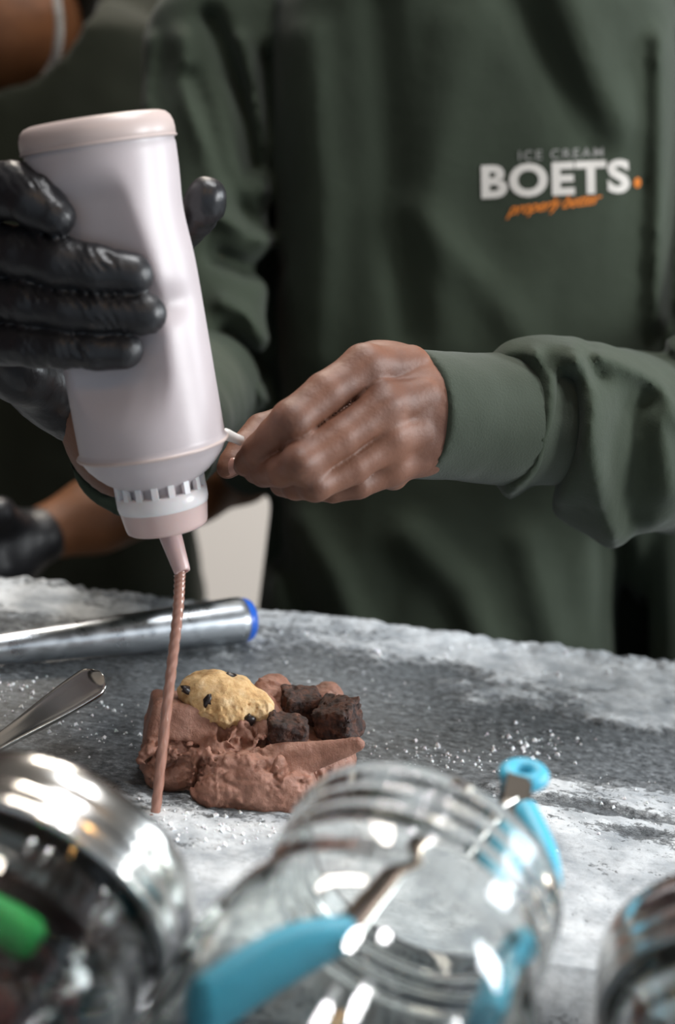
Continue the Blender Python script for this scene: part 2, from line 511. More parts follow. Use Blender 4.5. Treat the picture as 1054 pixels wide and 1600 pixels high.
def slab_fields(X, Y):
    P = np.stack([X, Y, np.zeros_like(X)], -1).reshape(-1, 3)
    Pw = P + 0.012 * np.stack([fbm(P * 22, 3, 5), fbm(P * 22 + 9, 3, 6), 0 * P[:, 0]], -1)
    big = fbm(Pw * np.array([9, 15, 1]), 4, 11)
    med = fbm(Pw * np.array([34, 60, 1]), 4, 21)
    fin = fbm(P * np.array([190, 300, 1]), 3, 31)
    x, y = P[:, 0], P[:, 1]
    yw = y + 0.024 * big + 0.008 * med
    back = sstep(0.775, 0.850, yw)                            # thick rime along the far edge
    rback = 0.95 * sstep(0.00, 0.12, x) * sstep(0.735, 0.795, yw)
    yf = np.interp(x, [-0.4, -0.12, -0.04, 0.05, 0.12, 0.3], [0.60, 0.605, 0.635, 0.655, 0.700, 0.715])
    front = sstep(0.022, -0.030, yw - yf)                     # thick frost along the guests' side
    leftf = 0.5 * sstep(-0.10, -0.20, x) * sstep(0.74, 0.78, yw)
    cov = np.clip(np.maximum.reduce([back, rback, front, leftf]), 0, 1)
    frost = 0.04 + 0.40 * cov + 0.24 * big + 0.20 * med + 0.07 * fin - 0.10 * sstep(0.0, -0.2, x) * sstep(.7, .85, y)
    for ppx, ppy, rx, ry, am in ((985, 1062, .060, .035, .40), (880, 1030, .10, .026, .30), (1020, 1120, .05, .018, .25), (50, 945, .10, .022, .30), (330, 985, .08, .020, .10), (620, 1002, .12, .022, .15),
                                 (910, 1430, .07, .055, .17), (1000, 1290, .06, .030, .16), (340, 1310, .05, .03, .22), (620, 1420, .10, .05, .24), (150, 1085, .05, .018, .10), (820, 1150, .03, .012, .15),
                                 (915, 1268, .050, .010, -.38), (970, 1310, .035, .008, -.30), (690, 1120, .10, .028, -.25), (500, 1060, .06, .02, -.20), (170, 1150, .05, .020, -.25), (1010, 1190, .05, .014, -.30), (560, 1160, .05, .02, -.2)):
        g_ = G(ppx, ppy); frost = frost + am * np.exp(-((Pw[:, 0] - g_[0]) / rx) ** 2 - ((Pw[:, 1] - g_[1]) / ry) ** 2)
    frost = np.clip(frost, -0.15, 0.7)
    h = 0.0028 * sstep(0.18, 0.5, frost) + 0.0010 * med * sstep(0.1, 0.4, frost) + 0.0004 * fin
    rim = np.exp(-((y - SY1) / 0.018) ** 2)
    h = h + rim * (0.003 + 0.0030 * fbm(P * np.array([60, 90, 1]), 3, 41) + 0.0015 * fin)
    return frost.reshape(X.shape), h.reshape(X.shape)
gx = np.concatenate([np.arange(SX0, -0.33, 0.006), np.arange(-0.33, 0.33, 0.0014), np.arange(0.33, SX1 + 1e-6, 0.006)])
gy = np.arange(SY0, SY1 + 1e-6, 0.0014)
XX, YY = np.meshgrid(gx, gy, indexing='ij')
FR, HH = slab_fields(XX, YY)
HH = HH - HH.max() * 0.0
nx, ny = XX.shape
jag = 0.0022 * vnoise(np.stack([XX[:, -1] * 220, 0 * XX[:, -1], 0 * XX[:, -1]], -1), 3)
YY[:, -1] += jag; YY[:, -2] += jag * 0.6
V = np.stack([XX, YY, HH], -1).reshape(-1, 3)
ii = np.arange(nx * ny).reshape(nx, ny)
Q = np.stack([ii[:-1, :-1], ii[1:, :-1], ii[1:, 1:], ii[:-1, 1:]], -1).reshape(-1, 4)
loop = np.concatenate([ii[:, 0], ii[-1, 1:], ii[-2::-1, -1], ii[0, -2:0:-1]])
base = len(V); lower = V[loop].copy(); lower[:, 2] = -0.022
low2 = V[loop].copy(); low2[:, 2] = -0.044
V = np.concatenate([V, lower, low2]); m_ = len(loop); nxt = np.roll(np.arange(m_), -1)
Q = np.concatenate([Q, np.stack([loop, base + np.arange(m_), base + nxt, loop[nxt]], 1),
                    np.stack([base + np.arange(m_), base + m_ + np.arange(m_), base + m_ + nxt, base + nxt], 1)])
sl = obj('frosted_slab', V, Q, M_FROST)
at = sl.data.attributes.new('frost', 'FLOAT', 'POINT')
at.data.foreach_set('value', np.concatenate([FR.ravel(), np.full(2 * m_, 0.5)]).astype(np.float32))
tag(sl, 'dark stone freezing slab covered in white scraped frost', 'slab')
def slab_z(x, y):
    f_, h_ = slab_fields(np.array([[x]]), np.array([[y]])); return float(h_[0, 0])

# loose frost crumbs
tet = [(1, 0, -0.7), (-0.5, 0.87, -0.6), (-0.5, -0.87, -0.5), (0.2, 0.1, 0.9), (-0.6, 0.1, 0.35), (0.5, -0.5, 0.3)]
tfa = [(0, 2, 1), (0, 3, 5), (0, 5, 2), (0, 1, 3), (1, 4, 3), (1, 2, 4), (2, 5, 4), (3, 4, 5)]
CV, CF = [], []
def crumbs(n, cx, cy, sx, sy, r0, r1):
    xs = rng.normal(cx, sx, n); ys = rng.normal(cy, sy, n)
    ok = (xs > -0.4) & (xs < 0.4) & (ys > SY0 + 0.01) & (ys < SY1 - 0.004)
    xs, ys = xs[ok], ys[ok]
    f_, h_ = slab_fields(xs[:, None], ys[:, None])
    for x, y, z in zip(xs, ys, h_[:, 0]):
        r = r0 + (r1 - r0) * rng.random() ** 3; a = rng.random() * 6.28; b = len(CV)
        for t in tet:
            CV.append((x + r * (t[0] * math.cos(a) - t[1] * math.sin(a)), y + r * (t[0] * math.sin(a) + t[1] * math.cos(a)), z + 0.4 * r + r * 0.8 * t[2]))
        CF.extend(tuple(i + b for i in f) for f in tfa)
for px, py, n, sx, sy, r1 in ((690, 1180, 90, .03, .010, .0016), (350, 1305, 120, .025, .010, .0019), (90, 1090, 60, .03, .012, .0016),
                              (150, 1140, 50, .02, .015, .0018), (815, 1160, 60, .012, .010, .0022), (560, 1010, 60, .08, .012, .0022),
                              (700, 1100, 60, .07, .03, .0014), (900, 1250, 80, .05, .03, .0016), (30, 1075, 40, .02, .006, .0020)):
    g = G(px, py); crumbs(n, g[0], g[1], sx, sy, .0004, r1)
o = obj('frost_crumbs', CV, CF, M_CRUMB, smooth=False)
tag(o, 'loose white frost crumbs scattered over the slab', 'frost', kind='stuff')

# ------------------------------------------------------------------ ice cream with toppings
def rotM(rx, ry, rz):
    return np.array(Matrix.Rotation(rz, 3, 'Z') @ Matrix.Rotation(ry, 3, 'Y') @ Matrix.Rotation(rx, 3, 'X'))
v = Vol((-0.105, 0.595, -0.004), (0.030, 0.735, 0.075), 0.0008)
v.ell(W(385, 1190, .705), (.042, .036, .024), .01)
v.ell(W(330, 1180, .70), (.028, .03, .024), .01)
v.ell(W(470, 1180, .715), (.028, .026, .018), .01)
v.box(W(288, 1148, .694), (.0195, .018, .0175), .0035, .004, M=rotM(-.22, .12, .14))         # flat topped block
v.ell(W(268, 1208, .678), (.0125, .012, .0105), .003, M=rotM(0, -.4, 0))                     # curled lobe low left
v.ell(W(240, 1186, .682), (.0055, .005, .004), .002)
v.ell(W(392, 1222, .668), (.026, .016, .0155), .004, M=rotM(0, .12, 0))                      # broad front lobe
v.ell(W(448, 1226, .672), (.014, .014, .0135), .005)
v.ell(W(345, 1232, .664), (.015, .011, .010), .004)
v.ell(W(330, 1185, .676), (.009, .010, .014), .003, M=rotM(0, .5, 0))
v.ell(W(365, 1160, .683), (.009, .009, .014), .002, M=rotM(.2, .35, 0))
v.ell(W(408, 1155, .686), (.012, .008, .010), .002, M=rotM(0, -.5, 0))
v.ell(W(384, 1154, .672), (.0055, .008, .0065), .002, 's', M=rotM(0, -.6, 0))
v.ell(W(356, 1136, .680), (.0035, .006, .008), .0015, 's', M=rotM(0, .5, 0))
v.ell(W(318, 1200, .664), (.0025, .006, .009), .0015, 's', M=rotM(0, .25, 0))
v.ell(W(402, 1178, .668), (.008, .004, .0025), .0015, 's', M=rotM(0, -.3, 0))
v.ell(W(425, 1090, .722), (.012, .012, .012), .004)                                          # behind the dough
v.ell(W(508, 1095, .738), (.010, .010, .010), .004)
v.ell(W(400, 1120, .705), (.014, .012, .012), .004)
v.ell(W(285, 1110, .715), (.012, .012, .010), .004)
# long smeared flap on the right with a thin crest
fa, fb = W(412, 1192, .672), W(560, 1166, .664)
fd = nrm(fb - fa); fn_ = nrm(np.cross(fd, [0, 0.35, 1])); fu = np.cross(fn_, fd)
v.cone(fa - fu * .003 - fd * .006, fb + fu * .0005, .0125, .0030, .002, squash=(fn_, .62))
v.cone(fa + fu * .006 + fd * .002, fb + fu * .0020, .0022, .0016, .002)
sg = 1 if fn_[1] < 0 else -1
v.cone(fa + fd * .012 + fn_ * sg * .0122 - fu * .000, fb - fd * .004 + fn_ * sg * .0058 - fu * .0006, .0078, .0036, .0012, 's')
v.cone(W(330, 1180, .70), W(520, 1200, .70), .012, .010, .006)
r_ = np.random.default_rng(5)
for px, py, d0, cnt, sx, sy in ((370, 1158, .680, 30, 38, 18), (300, 1190, .676, 22, 40, 20), (345, 1190, .672, 16, 26, 16), (452, 1212, .666, 12, 22, 12), (262, 1186, .674, 14, 20, 20)):
    for _ in range(cnt):                                  # torn shreds and curls
        v.ell(W(px + r_.normal() * sx * .6, py + r_.normal() * sy * .6, d0 + r_.normal() * .003), (.0022 + .004 * r_.random(), .0013 + .0016 * r_.random(), .002 + .0035 * r_.random()), .0012, M=rotM(*(r_.random(3) * 6)))
for px, py, d, r1_, rot in ((282, 1166, .672, (.020, .004, .0022), .12), (345, 1140, .674, (.0028, .006, .012), -.25), (310, 1212, .666, (.0025, .006, .011), .1), (275, 1192, .668, (.010, .004, .0018), -.5), (418, 1168, .676, (.006, .005, .004), .3), (372, 1180, .668, (.010, .003, .0018), .5)):
    v.ell(W(px, py, d), r1_, .0012, 's', M=rotM(0, rot, 0))
SMTOP = W(288, 1148, .694)
FM = (fa + fb) / 2
def ice_noise(P):
    n1 = fbm(P * 95, 3, 51); wv = 3.5 * np.stack([n1, fbm(P * 95 + 31, 2, 54), n1 * 0], -1)
    n2 = np.abs(vnoise(P * 170 + wv, 52)); n4 = np.abs(vnoise(P * 380 + wv, 55)); n3 = vnoise(P * 640, 53)
    keep = 1 - 0.92 * np.exp(-((P - FM) @ fn_ / .012) ** 4 - (((P - FM) @ fd) / .027) ** 4 - (((P - FM) @ fu) / .011) ** 4)
    q = P - SMTOP
    keep *= 1 - 0.8 * ((np.abs(q[:, 0]) < .022) & (q[:, 2] > .004) & (np.abs(q[:, 1]) < .03))
    px, py, dd = cam_uv(P)
    g2 = lambda x, y, sx, sy: np.exp(-((px - x) / sx) ** 2 - ((py - y) / sy) ** 2)
    rough = .12 + g2(372, 1160, 60, 26) + g2(275, 1185, 50, 34) + .8 * g2(455, 1212, 30, 20) + .6 * g2(330, 1205, 30, 26)
    rough = np.clip(rough, 0, 1.1) * (.6 + .5 * sstep(-.35, .35, fbm(P * 48, 2, 60)))
    return keep * (0.0022 * n1 + (0.0036 * (0.35 - n2) + 0.0018 * (.35 - n4)) * (0.15 + rough) + 0.0008 * n3 * (0.2 + rough))
v.displace(ice_noise, 0.008)
V, Q = v.surface(0)
V[:, 2] = np.maximum(V[:, 2], -0.001)
ice = obj('chocolate_ice_cream', V, Q, M_ICE)
tag(ice, 'mound of scraped chocolate ice cream with a smeared flap on the slab', 'ice cream')

# cookie dough scoop
c0 = W(350, 1095, .693)
v = Vol(c0 - .04, c0 + .04, 0.0008)
Md = rotM(0.1, 0.22, 0.05)
v.ell(c0, (.0235, .019, .0132), 0, M=Md)
v.ell(W(408, 1110, .690), (.0075, .010, .007), .004, M=Md)
v.ell(W(320, 1100, .686), (.008, .008, .008), .004)
v.ell(W(392, 1130, .672), (.008, .006, .004), .002, 's')
v.displace(lambda P: .0020 * fbm(P * 120, 3, 71) + .0046 * np.abs(fbm(P * 260, 3, 72)) * sstep(.006, -.006, (P - c0) @ U), .006)
V, Q = v.surface(0)
dough = obj('cookie_dough_scoop', V, Q, M_DOUGH)
tag(dough, 'golden cookie dough scoop with chocolate chips on the ice cream', 'cookie dough')
bv = BVHTree.FromPolygons([Vector(x) for x in V], [tuple(q) for q in Q])
ico = bmesh.new(); bmesh.ops.create_icosphere(ico, subdivisions=2, radius=1.0)
IV = np.array([x.co[:] for x in ico.verts]); IF = [tuple(w.index for w in f_.verts) for f_ in ico.faces]; ico.free()
def lump(c, r, seed, M=None, amp=.25, fq=1.6):
    d = 1 + amp * vnoise(IV * fq + seed * 7.7, seed)
    q = IV * d[:, None] * np.asarray(r)
    if M is not None: q = q @ np.asarray(M).T
    return q + np.asarray(c), IF
for i, (px, py, r) in enumerate(((294, 1079, (.0042, .0030, .0017)), (324, 1096, (.0024, .0028, .0036)), (361, 1057, (.0034, .0026, .0011)), (389, 1124, (.0032, .0026, .0024)))):
    d = Vector(W(px, py, 1.0) - C).normalized(); hit = bv.ray_cast(Vector(C), d)
    p = np.array(hit[0]) if hit[0] else W(px, py, .682)
    obj('chocolate_chip', *lump(p + np.array(d) * .0010, r, i + 3, rotM(.3 * i, .5 - .3 * i, .4), amp=.5, fq=2.0), M_CHIP, dough)

def brownie(px, py, d, half, rot, seed, label):
    c = W(px, py, d); v = Vol(c - .021, c + .021, .0007)
    v.box(c, half, .0022, 0, M=rotM(*rot))
    v.displace(lambda P: .0020 * fbm(P * 150, 3, seed) + .0032 * np.clip(np.abs(fbm(P * 300, 3, seed + 5)) - .12, 0, 1), .005)
    V, Q = v.surface(0)
    return tag(obj('brownie_cube', V, Q, M_BROWNIE), label, 'brownie', 'brownie cubes on the ice cream')
brownie(469, 1103, .712, (.0100, .0095, .0080), (.1, .06, .35), 81, 'dark brownie cube at the back, nearest the cookie dough')
brownie(530, 1125, .700, (.0102, .0100, .0095), (.25, -.25, -.45), 91, 'largest dark brownie cube on the right end of the ice cream')
brownie(446, 1146, .682, (.0092, .0085, .0082), (.05, .06, .15), 101, 'small dark brownie cube in front of the other two')

# ------------------------------------------------------------------ steel spade handle with blue end, spoon handle
e1, e0 = G(366, 1022) , G(-130, 1056)
r1, r0 = rp(38, .855), rp(20, .77)
e1 = e1 + np.array([0, 0, r1 + .003]) + np.array([0, .012, 0]); e0 = e0 + np.array([0, 0, r0 + .003])
a, s, n = frame(e1 - e0, (0, 0, 1)); L = np.linalg.norm(e1 - e0)
sp = thing('spade_handle', 'dull steel tapered tool handle with a blue end on the slab', 'tool handle', e0)
prof = [(-.02, .0005), (-.02, r0 * .8), (-.017, r0 * .93), (0, r0)] + [(L * t, r0 + (r1 - r0) * t) for t in (.25, .5, .75, .98)] + [(L, r1 * .985), (L + .001, r1 * .95)]
obj('steel_handle', *lathe(e0, a, s, n, prof, 48), M_BRUSHED, sp)
prof = [(L + .0005, r1 * .93), (L + .004, r1 * .92), (L + .0065, r1 * .84), (L + .0075, r1 * .6), (L + .008, .0004)]
obj('end_cap', *lathe(e0, a, s, n, prof, 48), M_BLUECAP, sp)

p0, p1 = W(-70, 1205, .655), W(160, 1056, .700)
d_ = nrm(p1 - p0); L = np.linalg.norm(p1 - p0)
nn = nrm(np.array([0.10, -0.62, 0.85])); nn = nrm(nn - d_ * (nn @ d_)); ss = np.cross(nn, d_)
wid = lambda t: rp(10 + 22 * sstep(0.15, 1.0, t) - 2, .69) if t < 1 else 0
VV = []; nseg = 40; nu = 15
ts = np.concatenate([np.linspace(0, .93, 26), .93 + .07 * (1 - np.cos(np.linspace(0, 1, 10)[1:] * math.pi / 2))[::1]])
ts = np.concatenate([np.linspace(0, .90, 26), .90 + .10 * np.sin(np.linspace(0, 1, 14)[1:] * math.pi / 2)])
for t in ts:
    w = rp(10 + 18 * sstep(0.1, .92, t), .69)
    if t > .90: w *= math.sqrt(max(0, 1 - ((t - .90) / .1) ** 2)) * 1.0 + 0.0
    w = max(w, .0002)
    for k in range(24):
        an = 2 * math.pi * k / 24; cx = math.cos(an); sy = math.sin(an)
        x = w * np.sign(cx) * abs(cx) ** .9
        top = .0034 * (0.42 + 0.58 * max(abs(cx), min(1.0, max(0.0, (t - .90) / .1)) ** .5) ** 4) if sy > 0 else .0032
        VV.append(p0 + d_ * (L * t) + ss * x + nn * (np.sign(sy) * abs(sy) ** .55 * top * min(1, w / .003)))
nt = len(ts)
QQ = [(i * 24 + k, i * 24 + (k + 1) % 24, (i + 1) * 24 + (k + 1) % 24, (i + 1) * 24 + k) for i in range(nt - 1) for k in range(24)]
QQ += [tuple(range(24))[::-1], tuple((nt - 1) * 24 + k for k in range(24))]
spn = thing('steel_spoon', 'polished steel spoon handle resting over the left of the slab', 'spoon', p0)
obj('handle', VV, QQ, M_STEEL, spn)
# bowl end, beyond the left edge of the picture, rests on the slab
bp = p0 - d_ * .045; bp[2] = .012
bw = lathe(bp, np.array([0, 0, 1.]), nrm([d_[0], d_[1], 0]), np.cross([0, 0, 1.], nrm([d_[0], d_[1], 0])),
           [(-.010, .001), (-.009, .010), (-.004, .019), (.002, .024), (.0035, .024), (-.002, .018), (-.007, .009), (-.008, .001)], 32, lambda l, th, x, y: (x * 1.35, y))
obj('bowl', *bw, M_STEEL, spn)
obj('neck', *tube([p0 + d_ * .004, p0 - d_ * .014, bp + np.array([d_[0], d_[1], 0]) * .026 + np.array([0, 0, .003])], [.0026, .0024, .0024]), M_STEEL, spn)

# ------------------------------------------------------------------ squeeze bottle
bt, bb = W(147, 186, .604), W(262, 826, .648)           # base end (up) and mouth of the cap
a, s, n = frame(bb - bt, R)                             # n = cross(a, s): away from or towards the camera
if n @ F > 0: n = -n                                    # n towards the camera
LB = np.linalg.norm(bb - bt); u = LB / 650.0            # one "pixel" along the axis
bottle = thing('squeeze_bottle', 'upside-down milky pink squeeze bottle of chocolate sauce in the gloved hand', 'bottle', bb)
R0 = rp(121, .607); R1 = rp(114, .640)
prof = [(0, .0004), (0, R0 * .6), (.5 * u, R0 * .86), (3 * u, R0 * .92), (9 * u, R0 * .97), (18 * u, R0 * 1.0), (28 * u, R0 * 1.008), (37 * u, R0 * 1.005), (40 * u, R0 * .985), (44 * u, R0 * .975), (49 * u, R0 * .985)]
prof += [(l * u, R0 * .985 + (R1 - R0 * .985) * (l - 49) / 460) for l in np.linspace(58, 506, 90)]
prof += [(510 * u, R1 * 1.025), (513 * u, R1 * 1.04), (516 * u, R1 * 1.025), (520 * u, R1 * .985), (532 * u, R1 * .93), (546 * u, R1 * .83), (558 * u, R1 * .72), (566 * u, R1 * .62), (571 * u, R1 * .55), (578 * u, R1 * .53), (600 * u, R1 * .53)]
def squeeze(l, th, x, y):
    t = l / u
    # fingers flatten the front between base and ring; deepest by the fingertips
    w = sstep(38, 120, np.array(t)) * sstep(508, 380, np.array(t))
    q = float(np.interp(t, [38, 150, 265, 330, 450, 508], [.88, .77, .66, .69, .75, .9]))
    lim = R1 * (1 - w * (1 - q))
    tilt = -0.20 * w                                     # facet leans towards the fingers
    d = y * math.cos(tilt) + x * math.sin(tilt) - lim
    kk = .0014
    over = np.where(d > -kk, np.where(d > kk, d, (d + kk) ** 2 / (4 * kk)), 0) * float(w)
    y2 = y - over * math.cos(tilt); x2 = x - over * math.sin(tilt)
    # thumb pushes the right side in, a sharp corner where the wall buckles
    g = 0.0016 * math.exp(-((t - 150) / 55) ** 2)
    x2 = x2 - np.clip(x2 / R0, 0, 1) ** 2 * g
    b_ = 0.0040 * math.exp(-((t - 285) / 26) ** 2)
    f_ = np.exp(-((x2 - R1 * .62) / (.012)) ** 2) * (y2 > 0)
    y2 = y2 - f_ * b_
    return x2, y2
nb_ = 9
obj('bottle_base', *lathe(bt, a, s, n, prof[:nb_], 96), M_BOTTLE_RIM, bottle)
obj('bottle_body', *lathe(bt, a, s, n, prof[nb_ - 1:], 128, squeeze), M_BOTTLE, bottle)
ring = [(509 * u, R1 * 1.0), (510.5 * u, R1 * 1.035), (513 * u, R1 * 1.05), (515.5 * u, R1 * 1.035), (517 * u, R1 * 1.0)]
obj('shoulder_ridge', *lathe(bt, a, s, n, ring, 96), M_BOTTLE_RIM, bottle)
rimp = [(36.5 * u, R0 * .99), (38 * u, R0 * 1.018), (40 * u, R0 * 1.016), (41.5 * u, R0 * .985)]
obj('base_seam', *lathe(bt, a, s, n, rimp, 96), M_BOTTLE_RIM, bottle)
Rc = rp(70, .645)
cap = obj('screw_cap', *lathe(bt, a, s, n, [(584 * u, Rc * .80), (584 * u, Rc * .99), (586 * u, Rc * 1.02), (604 * u, Rc * 1.02), (607 * u, Rc * 1.005), (610 * u, Rc * 1.0), (612 * u, Rc * .97)], 96), M_CAP, bottle)
obj('cap_skirt', *lathe(bt, a, s, n, [(610 * u, Rc * .99), (612 * u, Rc * .985), (640 * u, Rc * .925), (646 * u, Rc * .90), (649 * u, Rc * .84), (650 * u, Rc * .6), (650 * u, .002)], 96), M_CAPSAUCE, cap)
tv, tq = boxmesh((-.0011, -.0016, 0), (.0011, .0006, 22 * u))
for k in range(17):                                     # tooth shaped grip ribs round the cap's upper edge
    an = 2 * math.pi * k / 17 + .08
    c_ = bt + a * (564 * u) + (s * math.cos(an) + n * math.sin(an)) * Rc * .985
    tang = -s * math.sin(an) + n * math.cos(an); rad = s * math.cos(an) + n * math.sin(an)
    obj('grip_rib', [c_ + tang * x * 1.3 + rad * y + a * z for x, y, z in tv], tq, M_CAP, cap, smooth=False)
nz0 = bt + a * (646 * u); nz1 = W(285, 894, .642)
an_, sn_, nn_ = frame(nz1 - nz0, R); Ln = np.linalg.norm(nz1 - nz0)
obj('nozzle', *lathe(nz0, an_, sn_, nn_, [(0, rp(19, .645)), (.25 * Ln, rp(17.5, .645)), (Ln * .97, rp(13, .642)), (Ln, rp(12, .642)), (Ln, rp(7.5, .642)), (Ln * .8, rp(7, .642))], 40), M_NOZZLE, bottle)

# falling sauce, twisted like a rope
gb = G(242, 1278); top = nz1 - an_ * .004
st_pts = smoothpath([top, top * .985 + gb * .015 + np.array([.0005, 0, -.004]), top * .8 + gb * .2 + np.array([.0012, 0, 0]), top * .5 + gb * .5 + np.array([.0006, 0, 0]), gb + np.array([0, 0, .002])], 150)
VV = []
for i, p in enumerate(st_pts):
    t = i / 149; r = rp(8.6 - .8 * t, .65)
    for k in range(20):
        an = 2 * math.pi * k / 20
        rr = r * (1 + .09 * math.cos(4 * an + 150 * t))
        VV.append(p + np.array([math.cos(an) * rr, math.sin(an) * rr, 0]))
QQ = [(i * 20 + k, i * 20 + (k + 1) % 20, (i + 1) * 20 + (k + 1) % 20, (i + 1) * 20 + k) for i in range(149) for k in range(20)]
QQ += [tuple(range(20)), tuple(149 * 20 + k for k in range(20))[::-1]]
strm = thing('sauce_stream', 'thin twisted stream of milk chocolate sauce falling from the nozzle', 'sauce', gb)
obj('falling_sauce', VV, QQ, M_SAUCE, strm)
obj('sauce_puddle', *lump(gb + np.array([-.002, 0, .0012]), (.007, .006, .0020), 5, amp=.15), M_SAUCE, strm)

# ------------------------------------------------------------------ person pouring the sauce
def torso_fn(pys, left, right, ydep, hd, ex=3.0):
    def fn(P):
        px, py, d = cam_uv(P.astype(np.float64))
        l = np.interp(py, pys, left); r = np.interp(py, pys, right)
        cx = (l + r) / 2; hw = (r - l) / 2
        Y = P[..., 1]
        e = (np.abs((px - cx) / hw) ** ex + np.abs((Y - ydep - hd) / hd) ** ex) ** (1 / ex) - 1
        return e * np.minimum(hw * d / FPX, hd)
    return fn
person = thing('person', 'person in a green sweatshirt pouring sauce, one hand black-gloved, one bare', 'person', (0.15, 1.13, FLOOR_Z))
YT = 1.03
ANK = [-230, -150, 0, 100, 400, 600, 800, 950, 1300, 2600]
LFT = [560, 500, 425, 416, 424, 430, 420, 402, 392, 380]
RGT = [900, 965, 1055, 1070, 1066, 1060, 1045, 1010, 1010, 1010]
sw = Vol((-0.24, 0.80, -0.42), (0.46, 1.32, 0.56), 0.004)
sw.field(torso_fn(ANK, LFT, RGT, YT, .115, 2.8), (-.2, .98, -.41), (.46, 1.32, .50))
# loose side of the sweatshirt at the hem, right
sw.cone(W(1045, 760, 1.11), W(1062, 1500, 1.22), rp(34, 1.1), rp(44, 1.2), .012)
sw.cone(W(1120, 760, 1.16), W(1120, 1500, 1.25), rp(90, 1.1), rp(100, 1.2), .02)
# shoulders, upper arms
sw.chain([(W(640, -190, 1.14), .07), (W(440, -80, 1.13), .062), (W(338, 70, 1.10), rp(100, 1.1)), (W(330, 230, 1.085), rp(100, 1.085)), (W(332, 430, 1.06), rp(96, 1.05)), (W(318, 600, 1.02), rp(92, 1.0))], .018)
sw.chain([(W(820, -190, 1.14), .07), (W(1060, -70, 1.13), .062), (W(1150, 130, 1.13), rp(108, 1.1)), (W(1150, 420, 1.10), rp(122, 1.05)), (W(1215, 640, 1.02), rp(140, 1.0))], .012)
sw.cone(W(420, 200, 1.17), W(415, 700, 1.17), .045, .045, .01)
FOLDS = [  # px path, amplitude m, width px   (positive = ridge)
    ([(1030, 60), (1028, 300), (1024, 500)], .006, 14), ([(1062, 60), (1058, 500)], -.003, 14),
    ([(480, 60), (500, 300), (490, 560)], .005, 34), ([(590, 0), (610, 250), (640, 520)], -.004, 30),
    ([(700, 40), (680, 300), (700, 540)], .003, 40), ([(800, -20), (870, 120), (930, 210)], -.006, 34), ([(880, -20), (920, 110), (950, 190)], .006, 40),
    ([(640, 330), (760, 450), (840, 560)], .003, 30), ([(470, 820), (520, 900), (560, 1000)], .005, 30), ([(640, 840), (720, 920), (760, 1010)], .005, 30), ([(420, 790), (480, 960)], -.006, 26),
    ([(820, 850), (860, 1000)], .004, 30), ([(960, 850), (975, 1050)], -.012, 26), ([(416, 90), (424, 420), (428, 620)], -.004, 14),
    ([(285, 60), (300, 160), (360, 300)], .007, 20), ([(330, 30), (375, 140), (400, 260)], -.012, 18), ([(300, 120), (345, 260), (395, 360)], -.008, 14), ([(375, 60), (400, 180), (412, 300)], .006, 12),
    ([(345, 340), (385, 360), (412, 375)], .008, 14), ([(340, 400), (380, 420), (415, 420)], -.012, 18), ([(345, 470), (385, 490), (412, 530)], .008, 14), ([(350, 520), (380, 545), (412, 580)], -.010, 14), ([(345, 560), (385, 590), (412, 625)], .008, 12),
    ([(236, 60), (228, 150), (240, 260)], .004, 10)]
def fold_fn(P):
    px, py, d = cam_uv(P); out = np.zeros(len(P))
    for path, amp, wdt in FOLDS:
        best = np.full(len(P), 1e9); q = np.stack([px, py], -1)
        for A, B in zip(path[:-1], path[1:]):
            A = np.array(A, float); B = np.array(B, float); ab = B - A
            t = np.clip((q - A) @ ab / (ab @ ab), 0, 1)
            best = np.minimum(best, np.linalg.norm(q - A - t[:, None] * ab, axis=1))
        out -= 1.7 * amp * np.exp(-(best / wdt) ** 2)
    out += .0045 * fbm(P * np.array([17, 17, 6]), 3, 130)
    return np.where(P[:, 1] < 1.16, out, 0)
sw.displace(fold_fn, 0.02)
V, Q = sw.surface(2)
shirt = obj('sweatshirt', V, Q, M_SWEAT, person)
shirt_bvh = BVHTree.FromPolygons([Vector(x) for x in V], [tuple(int(i) for i in q) for q in Q])

# printed lettering on the chest
def text_part(name, body, mat, corners, bold=0.0, shear=0.0, space=1.0, z=.0009, warp=None):
    """corners: pixel positions of lower left, lower right and upper left"""
    cu = bpy.data.curves.new(name, 'FONT'); cu.body = body; cu.offset = bold; cu.shear = shear; cu.space_character = space
    cu.resolution_u = 4; cu.extrude = 0.0
    to = bpy.data.objects.new(name, cu); COL.objects.link(to)
    dg = bpy.context.evaluated_depsgraph_get(); dg.update()
    me = bpy.data.meshes.new_from_object(to.evaluated_get(dg)); bpy.data.objects.remove(to)
    bm = bmesh.new(); bm.from_mesh(me); bmesh.ops.triangulate(bm, faces=bm.faces[:])
    for _ in range(2):
        ed = [e for e in bm.edges if e.calc_length() > .25]
        if ed: bmesh.ops.subdivide_edges(bm, edges=ed, cuts=1)
    bmesh.ops.triangulate(bm, faces=bm.faces[:])
    P = np.array([x.co[:] for x in bm.verts]); Fc = [tuple(w.index for w in f_.verts) for f_ in bm.faces]; bm.free()
    lo, hi = P.min(0), P.max(0)
    A, B, D = [np.array(c_, float) for c_ in corners]
    out = []
    for p in P:
        f1 = (p[0] - lo[0]) / (hi[0] - lo[0]); f2 = (p[1] - lo[1]) / (hi[1] - lo[1])
        px = A + (B - A) * f1 + (D - A) * f2
        d = Vector(W(px[0], px[1], 1.0) - C).normalized(); hit = shirt_bvh.ray_cast(Vector(C), d)
        q = hit[0] if hit[0] else Vector(W(px[0], px[1], 1.0))
        out.append(np.array(q) - np.array(d) * z)
    nv = len(out)                                       # give the print a little body
    back = [p + np.array(F) * .0012 for p in out]
    return obj(name, out + back, Fc + [tuple(i + nv for i in f_)[::-1] for f_ in Fc], mat, shirt, smooth=False)
